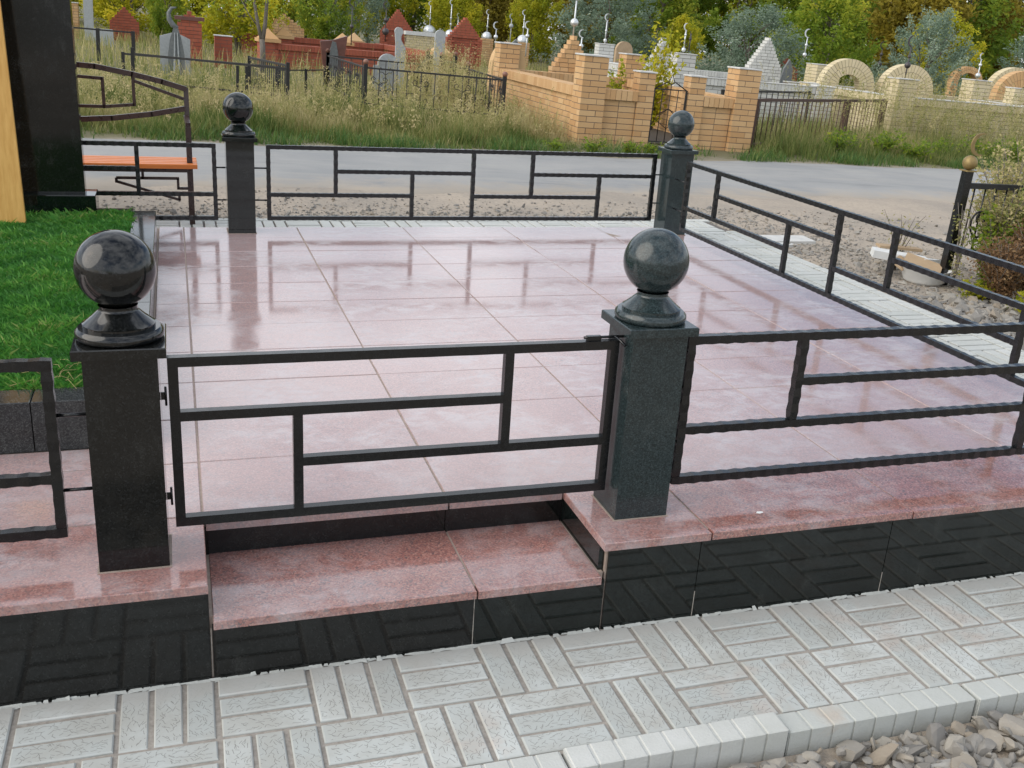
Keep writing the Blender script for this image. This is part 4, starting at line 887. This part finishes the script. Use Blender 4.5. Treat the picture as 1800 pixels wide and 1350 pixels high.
# ------------------------------------------------------------------ wild grass
def blades(name, label, x, y, z, hh, w, lean, tint, mat, kind='stuff', cat='grass'):
    n = len(x); a = rng.uniform(0, 2*np.pi, n); dx, dy = np.cos(a), np.sin(a); sx, sy = -dy, dx
    L = []
    for t, ww in ((0, 1.), (.45, .85), (.8, .5)):
        ox, oy = x+dx*lean*t*t, y+dy*lean*t*t; zz = z+hh*(t-.12*t*t*(lean/np.maximum(hh, .01)))
        L += [np.stack([ox-sx*w*ww, oy-sy*w*ww, zz], -1), np.stack([ox+sx*w*ww, oy+sy*w*ww, zz], -1)]
    tip = np.stack([x+dx*lean, y+dy*lean, z+hh*(1-.12*lean/np.maximum(hh, .01))], -1); L += [tip, tip+np.stack([sx*w*.1, sy*w*.1, 0*w], -1)]
    V = np.stack(L, 1).reshape(-1, 3); b = np.arange(n)[:, None]*8
    F = np.concatenate([b+np.array([[0, 1, 3, 2]]), b+np.array([[2, 3, 5, 4]]), b+np.array([[4, 5, 7, 6]])])
    return tag(link(name, np_mesh(name, V, F, mat, np.repeat(np.clip(tint, 0, 1), 8))), label, cat, kind=kind)
def zpl(x): return -.12-TILT*(x-5)-.02
def clear(x, y):      # keep masonry interiors free
    return ~((x > 6.3)&(x < 9.7)&(y > 12.55)&(y < 17.8))
def patch(x, y, s=1.): return .5+.25*np.sin(x*1.7*s+2*np.sin(y*1.1*s))+.25*np.sin(y*2.3*s+1.5*np.sin(x*2.9*s+1))
def tufts(n, nb, xf, keep, hfun, tfun, name, label, spread=.07, w=(.003, .0065)):
    cx, cy = xf(n); k = keep(cx, cy); cx, cy = cx[k], cy[k]; n = len(cx)
    H = hfun(cx, cy)*rng.uniform(.55, 1.25, n); T = tfun(cx, cy)+rng.normal(0, .20, n)
    sp = spread*rng.uniform(.6, 1.6, n); x = np.repeat(cx, nb)+rng.normal(0, 1, n*nb)*np.repeat(sp, nb); y = np.repeat(cy, nb)+rng.normal(0, 1, n*nb)*np.repeat(sp, nb)
    hh = np.repeat(H, nb)*rng.uniform(.5, 1.1, n*nb)
    return blades(name, label, x, y, zpl(x), hh, rng.uniform(*w, n*nb), hh*rng.uniform(.12, .75, n*nb), np.repeat(T, nb)+rng.normal(0, .12, n*nb), 'dry_grass')
def eL(x, y, a=1.3): return np.clip((y-(10.15+.135*x))/a, .16, 1)
def infence(x, y): return ((x > 3.2)&(x < 5.8)&(y > 13.6)&(y < 18.8))
tufts(5200, 14, lambda n: (lambda x: (x, 10.15+.135*x+rng.gamma(1.5, 2.3, n)))(rng.uniform(-4.5, 8, n)), lambda x, y: clear(x, y)&(y < 24),
      lambda x, y: .40*eL(x, y)*(.35+1.0*patch(x, y, 1.3))*(1-.66*np.clip((x-5.3)/.9, 0, 1)*np.clip((13.2-y), 0, 1))*(1-.35*infence(x, y)), lambda x, y: -.02+.92*eL(x, y)*np.clip(-.15+1.35*patch(x+3, y, .9), 0, 1), 'wild_grass', 'tall dry grass around the graves on the left beyond the road')
tufts(3800, 13, lambda n: (lambda x: (x, 10.15+.135*x+rng.gamma(1.5, 2.0, n)))(rng.uniform(9.4, 27, n)), lambda x, y: clear(x, y)&(y < 22)&~((x > 15.7)&(y > 16.9)&(y < 21.4)&(x < 24)),
      lambda x, y: .44*eL(x, y, 1.1)*(.55+.75*patch(x, y, 1.2)), lambda x, y: .02+.62*eL(x, y)*(.15+.9*patch(x+3, y, .8)), 'wild_grass', 'mixed green and dry grass along the road on the right')
n = 22000; x = rng.uniform(-4, 26, n); y = 9.98+.135*x+.1+np.abs(rng.normal(0, .45, n))-.18*rng.random(n)*patch(x, x*.3, 2.2); k = clear(x, y); x, y = x[k], y[k]; pt = patch(x, y, 1.6); k = pt > .38+.25*rng.random(len(x)); x, y, pt = x[k], y[k], pt[k]; hh = (.05+.16*rng.random(len(x)))*(.3+1.1*pt)
blades('verge_grass', 'short green grass along the far edge of the road', x, y, zpl(x), hh, rng.uniform(.003, .007, len(x)), hh*rng.uniform(.2, .9, len(x)), rng.random(len(x)), 'green_grass')
n = 36000; x = rng.uniform(-10, 42, n); y = rng.uniform(18, 46, n); k = ~((x > 11.3)&(x < 16)&(y > 19.4)&(y < 26.5)); x, y = x[k], y[k]; hh = (.2+.45*rng.random(len(x)))*(.5+.8*patch(x, y, .6))
blades('wild_grass', 'dry grass between the distant graves', x, y, zpl(x), hh, rng.uniform(.005, .012, len(x)), hh*rng.uniform(.1, .5, len(x)), .25+.5*patch(x, y, .5)+rng.normal(0, .2, len(x)), 'dry_grass')
# seed heads: thin stalks ending in loose plumes
def plumes(name, label, xs_, ys_, hs_, mat='dry_grass', t0=.6, leaf=.012, nl=16):
    n = len(xs_); a = rng.uniform(0, 6.28, n); le = hs_*rng.uniform(.05, .35, n); V = []; T = []
    X, Y, Z = xs_, ys_, zpl(xs_)
    L = []
    for t, ww in ((0, .0022), (1, .0012)):
        ox, oy, oz = X+np.cos(a)*le*t*t, Y+np.sin(a)*le*t*t, Z+hs_*t
        L += [np.stack([ox-ww*np.sin(a), oy+ww*np.cos(a), oz], -1), np.stack([ox+ww*np.sin(a), oy-ww*np.cos(a), oz], -1)]
    V0 = np.stack([L[0], L[1], L[3], L[2]], 1).reshape(-1, 3); T0 = np.repeat(rng.uniform(t0-.2, t0+.2, n), 4)
    tt = rng.uniform(.55, 1.03, (n, nl)); spread = .05*(1.1-tt)+.012
    c = np.stack([X[:, None]+np.cos(a)[:, None]*le[:, None]*tt**2+rng.normal(0, 1, (n, nl))*spread, Y[:, None]+np.sin(a)[:, None]*le[:, None]*tt**2+rng.normal(0, 1, (n, nl))*spread, Z[:, None]+hs_[:, None]*tt], -1).reshape(-1, 3)
    m_ = len(c); u = rng.normal(0, 1, (m_, 3)); u[:, 2] = np.abs(u[:, 2])*1.5; u /= np.linalg.norm(u, axis=1)[:, None]; w_ = rng.normal(0, 1, (m_, 3)); w_ -= u*(w_*u).sum(1)[:, None]; w_ /= np.linalg.norm(w_, axis=1)[:, None]
    s_ = rng.uniform(.6, 1.4, m_)[:, None]*leaf
    V1 = np.stack([c-u*s_*1.4, c+w_*s_*.5, c+u*s_*1.4, c-w_*s_*.5], 1).reshape(-1, 3); T1 = np.repeat(np.repeat(rng.uniform(t0-.25, t0+.35, n), nl), 4)
    V = np.concatenate([V0, V1]); F = np.arange(len(V)).reshape(-1, 4)
    return tag(link(name, np_mesh(name, V, F, mat, np.clip(np.concatenate([T0, T1]), 0, 1))), label, 'weeds', kind='stuff')
n = 1700; x = rng.uniform(-3.5, 6.2, n); y = 11.3+.135*x+rng.gamma(1.6, 2.0, n); k = clear(x, y); plumes('tall_weeds', 'feathery tan seed heads over the grass on the left', x[k], y[k], rng.uniform(.3, .68, k.sum())*(.6+.6*patch(x[k], y[k], 1.3)), leaf=.015, t0=.68)
n = 330; x = 5.0+rng.normal(0, .40, n); y = 16.2+rng.normal(0, .7, n); plumes('tall_weeds', 'clump of taller dry weeds inside the scrollwork fence', x, y, rng.uniform(.7, 1.35, n), t0=.7, nl=24)
n = 420; x = rng.uniform(12.5, 19, n); y = 13.2+.2*x*.6+rng.normal(0, .9, n)+1.0; k = ~((x > 15.7)&(y > 16.9)); plumes('tall_weeds', 'dry weeds before the cream arches', x[k], y[k], rng.uniform(.8, 1.5, k.sum()), t0=.6, nl=26, leaf=.015)
n = 500; x = rng.uniform(15.5, 22, n); y = 15.2+rng.uniform(-1.8, 1.4, n)+.06*x; plumes('tall_weeds', 'weeds in front of the cream wall', x, y, rng.uniform(.5, 1.0, n), t0=.45, nl=24, leaf=.015)

# ------------------------------------------------------------------ weeds and bushes
ORD = ['first', 'second', 'third', 'fourth', 'fifth', 'sixth', 'seventh', 'eighth', 'ninth', 'tenth', 'eleventh', 'twelfth', 'thirteenth', 'fourteenth', 'fifteenth', 'sixteenth', 'seventeenth']
def leaves(c, size, up=.3, droop=0.):
    m_ = len(c); u = rng.normal(0, 1, (m_, 3)); u[:, 2] = u[:, 2]*.7+up; u /= np.linalg.norm(u, axis=1)[:, None]; w_ = rng.normal(0, 1, (m_, 3)); w_ -= u*(w_*u).sum(1)[:, None]; w_ /= np.linalg.norm(w_, axis=1)[:, None]
    s_ = size[:, None] if isinstance(size, np.ndarray) else np.full((m_, 1), size)
    nn = np.cross(u, w_)*s_*.18
    return np.stack([c-u*s_, c+w_*s_*.5+nn, c+u*s_, c-w_*s_*.5+nn], 1).reshape(-1, 3)
def bush(label, x, y, H, W, nst, nleaf, leaf, mat, t0=.5, stem='bark', name='weed_bush', group='overgrown weeds by the golden ball fence', cat='bush', z=None):
    t = thing(name, label, cat, (x, y, plane_z(x)-.01 if z is None else z), (0, 0, 0), group); m = MB(); C = []
    for k in range(nst):
        a = random.uniform(0, 6.28); L = H*random.uniform(.6, 1.05); sp = W*random.uniform(.2, 1)
        pts = [(sp*.25*math.cos(a)*q+sp*.75*math.cos(a)*q*q+random.gauss(0, .01), sp*.25*math.sin(a)*q+sp*.75*math.sin(a)*q*q, L*q*(1-.12*q)) for q in np.linspace(0, 1, 6)]
        m.tube(pts, [.006, .005, .0045, .004, .003, .0015], 5)
        q = rng.uniform(.12, 1.0, nleaf//nst); P = np.array(pts); i = np.minimum((q*5).astype(int), 4); fq = (q*5-i)[:, None]
        C.append(P[i]*(1-fq)+P[i+1]*fq+rng.normal(0, .045*max(W, .25)/.4, (len(q), 3)))
    m.build('stems', stem, t); C = np.concatenate(C); C[:, 2] = np.abs(C[:, 2])
    V = leaves(C, rng.uniform(.6, 1.3, len(C))*leaf); tag(link('foliage', np_mesh('foliage', V, np.arange(len(V)).reshape(-1, 4), mat, np.repeat(np.clip(rng.normal(t0, .22, len(C)), 0, 1), 4)), t)); return t
bush('rusty brown dry weed clump in front of the scroll fence', 6.13, 3.02, .56, .26, 60, 6500, .014, 'leaf_rusty', .45)
bush('second rusty brown weed clump nearer the right edge', 6.45, 3.05, .66, .30, 60, 7500, .015, 'leaf_rusty', .5)
bush('green leafy weed growing through the scroll fence', 6.36, 3.40, .72, .24, 26, 1700, .026, 'leaf_green', .45)
bush('green leafy weed at the right edge behind the fence', 6.72, 3.38, .84, .30, 26, 2400, .027, 'leaf_green', .4)
bush('pale feathery dry weed above the scroll fence', 6.74, 3.80, 1.12, .34, 60, 6500, .017, 'dry_grass', .70)
bush('tall pale dry weed at the right edge by the road', 7.15, 4.05, 1.28, .40, 60, 7500, .017, 'dry_grass', .68)
bush('pale bushy weed covering the scroll fence right of the golden ball', 6.42, 3.46, .92, .22, 40, 3600, .016, 'dry_grass', .62)
bush('pale bushy weed at the right edge before the scroll fence', 6.68, 3.30, 1.0, .28, 44, 4200, .016, 'dry_grass', .58)
bush('thin pale weed climbing the golden ball post', 6.12, 3.5, .75, .13, 8, 260, .015, 'dry_grass', .5)
bush('thin dry weed left of the golden ball post', 5.98, 4.05, .55, .22, 7, 180, .012, 'dry_grass', .6)
bush('low yellow green weed at the foot of the golden ball post', 5.98, 3.12, .15, .17, 14, 420, .022, 'leaf_yellow_green', .5)
bush('low yellow green weed near the right frame edge', 6.08, 2.62, .20, .22, 16, 520, .024, 'leaf_yellow_green', .45)
for k in range(5): bush(ORD[k]+' small green weed clump from the left at the foot of the tan enclosure', 5.55+k*.55+random.uniform(-.1, .1), 11.1+.07*k, .22, .25, 14, 300, .03, 'leaf_green', .4, group='weeds at the road edge', name='weed_clump')
for k in range(9): bush(ORD[k]+' dense green weed from the left before the rusty fence and cream wall', 11.6+k*.85+random.uniform(-.2, .2), 12.6+.13*k*.85+random.uniform(-.1, .5), random.uniform(.35, .55), .45, 20, 700, .035, 'leaf_green', .35, group='weeds before the rusty fence', name='weed_clump')
sp = bush('yellow green maple sapling growing inside the tan enclosure', 9.1, 15.5, 2.3, .46, 13, 900, .055, 'leaf_yellow_green', .62, group=None, name='sapling', cat='sapling')
bush('small leafy sapling beside the second tan pillar', 7.72, 14.2, 1.52, .17, 7, 460, .042, 'leaf_yellow_green', .35, group=None, name='sapling', cat='sapling')
bush('low round yellow green bush behind the tan wall panel', 7.42, 13.6, 1.0, .25, 22, 900, .028, 'leaf_yellow_green', .45, group=None, name='garden_bush')

# ------------------------------------------------------------------ trees
def crown_mesh(name, mat, shape, nclump, per, leaf, seed, t0=.5, tv=.18):
    """shape(q) -> radius as a fraction at height fraction q; unit tree: height 1, crown radius about .4"""
    g = np.random.default_rng(seed); C = []; T = []
    for k in range(nclump):
        q = g.uniform(0, 1); a = g.uniform(0, 6.28); rr = shape(q)*(g.uniform(.2, 1)**.6)*g.choice([1, 1, 1, 1.2])
        c = np.array([rr*math.cos(a), rr*math.sin(a), .14+.86*q]); s = g.uniform(.018, .05)
        dr = np.array([math.cos(a)*rr*1.6, math.sin(a)*rr*1.6, .35+.5*q])+g.normal(0, .18, 3); dr /= np.linalg.norm(dr); L = g.uniform(.06, .17)
        t = g.uniform(-.6, 1, (per, 1))
        C.append(c+t*dr*L+g.normal(0, 1, (per, 3))*s*(1.15-.6*np.abs(t))); T.append(np.clip(t0+.12*t[:, 0]+g.normal(0, tv)+g.normal(0, .12, per), 0, 1))
    C = np.concatenate(C); T = np.concatenate(T); V = leaves(C, g.uniform(.6, 1.4, len(C))*leaf)
    return np_mesh(name, V, np.arange(len(V)).reshape(-1, 4), mat, np.repeat(T, 4))
def trunk_mesh(seed, multi=1, h0=.8, r0=.016):
    g = random.Random(seed); m = MB()
    for k in range(multi):
        a = g.uniform(0, 6.28); sp = .0 if multi == 1 else .09
        P = [(sp*math.cos(a)*q+g.gauss(0, .008), sp*math.sin(a)*q+g.gauss(0, .008), q*h0) for q in np.linspace(0, 1, 7)]
        m.tube(P, [r0*(1-.13*i) for i in range(7)], 7)
        for j in range(7):
            i = g.randint(2, 5); b = g.uniform(0, 6.28); L = g.uniform(.12, .3); p = P[i]
            m.tube([p, (p[0]+L*.5*math.cos(b), p[1]+L*.5*math.sin(b), p[2]+L*.5), (p[0]+L*math.cos(b), p[1]+L*math.sin(b), p[2]+L*.85)], [r0*.4, r0*.28, r0*.1], 5)
    return m.mesh('trunk', 'bark')
round_ = lambda q: .40*math.sin(math.pi*min(1, q*.9+.12))**.7
tall = lambda q: .26*math.sin(math.pi*min(1, q*.85+.13))**.6
shrub = lambda q: .55*math.cos(q*1.45)**.6
KINDS = {'leaf_yellow_green': ('yellow green', round_), 'leaf_green': ('green', round_), 'leaf_brown_gold': ('brownish gold', tall), 'leaf_silver': ('silver green', shrub)}
CR = {}; TRK = [trunk_mesh(s, mu) for s, mu in ((1, 1), (2, 2), (3, 3))]
for kmat, (word, shp) in KINDS.items():
    CR[kmat] = [crown_mesh('crown', kmat, shp, 120, 100, .0175 if kmat != 'leaf_silver' else .014, 10*len(CR)+s, .5) for s in range(3)]
def tree(mat, x, y, H, W, label, group='trees behind the graves', name='tree', v=None):
    k = random.randrange(3) if v is None else v
    t = thing(name, label, 'tree', (x, y, plane_z(x)-.05), (0, TILT*.6, random.uniform(0, 6.28)), group); t.scale = (W, W, H)
    link('trunk', TRK[random.randrange(3)], t); link('crown', CR[mat][k], t); return t
# far belt of trees, left to right
belt = [(-16, 60, 'leaf_yellow_green'), (-12, 56, 'leaf_green'), (-8.5, 54, 'leaf_yellow_green'), (-5.5, 58, 'leaf_yellow_green'), (-2.5, 53, 'leaf_yellow_green'), (1, 57, 'leaf_yellow_green'), (4, 54, 'leaf_green'), (7.5, 58, 'leaf_green'), (10.5, 55, 'leaf_yellow_green'),
        (14, 60, 'leaf_green'), (17, 54, 'leaf_brown_gold'), (19.5, 57, 'leaf_brown_gold'), (22, 53, 'leaf_brown_gold'), (24.5, 57, 'leaf_brown_gold'), (27, 54, 'leaf_brown_gold'), (29.5, 58, 'leaf_green'), (32.5, 54, 'leaf_green'), (35.5, 58, 'leaf_yellow_green'),
        (39, 55, 'leaf_green'), (42, 59, 'leaf_green'), (47, 58, 'leaf_brown_gold'), (45.5, 51, 'leaf_green'), (41.5, 49, 'leaf_brown_gold'), (50, 53, 'leaf_brown_gold'), (54, 57, 'leaf_brown_gold'), (58, 54, 'leaf_brown_gold'), (63, 57, 'leaf_green'), (68, 55, 'leaf_silver'), (74, 58, 'leaf_green'),
        (-20, 66, 'leaf_green'), (-3, 68, 'leaf_green'), (8, 70, 'leaf_green'), (20, 70, 'leaf_green'), (31, 68, 'leaf_brown_gold'), (37, 72, 'leaf_green'), (53, 70, 'leaf_green'), (64, 70, 'leaf_brown_gold')]
cnt = {}
for x, y, mt in sorted(belt):
    cnt[mt] = cnt.get(mt, 0)+1
    H = random.uniform(6.2, 8.5); w = KINDS[mt][0]
    tree(mt, x, y, H, H*random.uniform(.85, 1.1) if mt != 'leaf_brown_gold' else H*1.0, ORD[cnt[mt]-1]+' '+w+' tree from the left in the belt along the back')
# nearer trees and shrubs that can be told apart
for mt, x, y, H, W, lab, nm in (
    ('leaf_silver', 20.2, 31, 3.0, 3.6, 'large silver green bush behind the white stepped headstone', 'bush'), ('leaf_silver', 26.5, 29.5, 3.4, 3.2, 'silver green bush behind the cream arches', 'bush'),
    ('leaf_silver', 36.5, 34, 3.4, 4.2, 'silver green bush at the upper right corner', 'bush'), ('leaf_green', 24.5, 33, 4.2, 4.4, 'bright green maple behind the first cream arch', 'tree'),
    ('leaf_yellow_green', 32.5, 36, 3.6, 4.2, 'yellow green shrub far behind the cream pillars', 'bush'), ('leaf_silver', 18.3, 40, 4.2, 4.8, 'grey green bush behind the sapling', 'bush'),
    ('leaf_yellow_green', 12.6, 45, 3.2, 3.4, 'yellow shrub between the two red gables', 'bush'), ('leaf_yellow_green', 16.0, 43, 3.6, 3.0, 'yellow shrub right of the tan headstone', 'bush'),
    ('leaf_silver', 8.0, 44, 4.2, 2.6, 'pale silver green bush left of the left red gable', 'bush'), ('leaf_green', 6.4, 41, 3.2, 3.2, 'green bush left of the red gables', 'bush'),
    ('leaf_yellow_green', 2.4, 33, 3.4, 4.2, 'bright yellow green tree behind the grey pentagonal headstone', 'tree'), ('leaf_yellow_green', -1.2, 40, 3.4, 4.4, 'yellow green tree at the upper left', 'tree'),
    ('leaf_green', .2, 36, 2.8, 1.6, 'small dark green conifer like tree near the crescent stele', 'tree'),
    ('leaf_green', 22.4, 44, 5.0, 5.0, 'dark green tree behind the white pillar', 'tree'), ('leaf_yellow_green', 20.8, 38, 2.6, 2.4, 'golden shrub behind the near white pillar', 'bush')):
    o = tree(mt, x, y, H, W, lab, None, 'shrub' if nm == 'bush' else 'tree'); o['category'] = nm
    if 'group' in o: del o['group']
tt_ = thing('tree', 'slim twin trunk tree left of the red enclosure', 'tree', (2.28, 22.4, plane_z(2.3)-.05), TR)
MB().tube([(0, 0, 0), (.0, 0, .6), (-.02, 0, .95)], [.075, .065, .06], 9).build('trunk', 'bark', tt_)
MB().tube([(-.02, 0, .9), (-.12, 0, 1.3), (-.22, 0, 1.9), (-.3, .1, 2.8)], [.045, .038, .03, .02], 8).build('limb', 'bark', tt_); MB().tube([(-.01, 0, .9), (.05, 0, 1.3), (.1, 0, 2.0), (.12, -.1, 3.0)], [.05, .045, .035, .02], 8).build('limb', 'bark', tt_)
MB().tube([(-.09, 0, 1.2), (-.3, .05, 1.45), (-.5, .05, 1.8)], [.018, .013, .006], 6).build('limb', 'bark', tt_)
C = np.concatenate([np.array([random.gauss(0, .75), random.gauss(0, .5), random.uniform(1.45, 3.2)])+rng.normal(0, .16, (60, 3)) for k in range(24)]); V = leaves(C, rng.uniform(.02, .045, len(C)))
link('crown', np_mesh('crown', V, np.arange(len(V)).reshape(-1, 4), 'leaf_green', np.repeat(np.clip(rng.normal(.6, .25, len(C)), 0, 1), 4)), tt_)
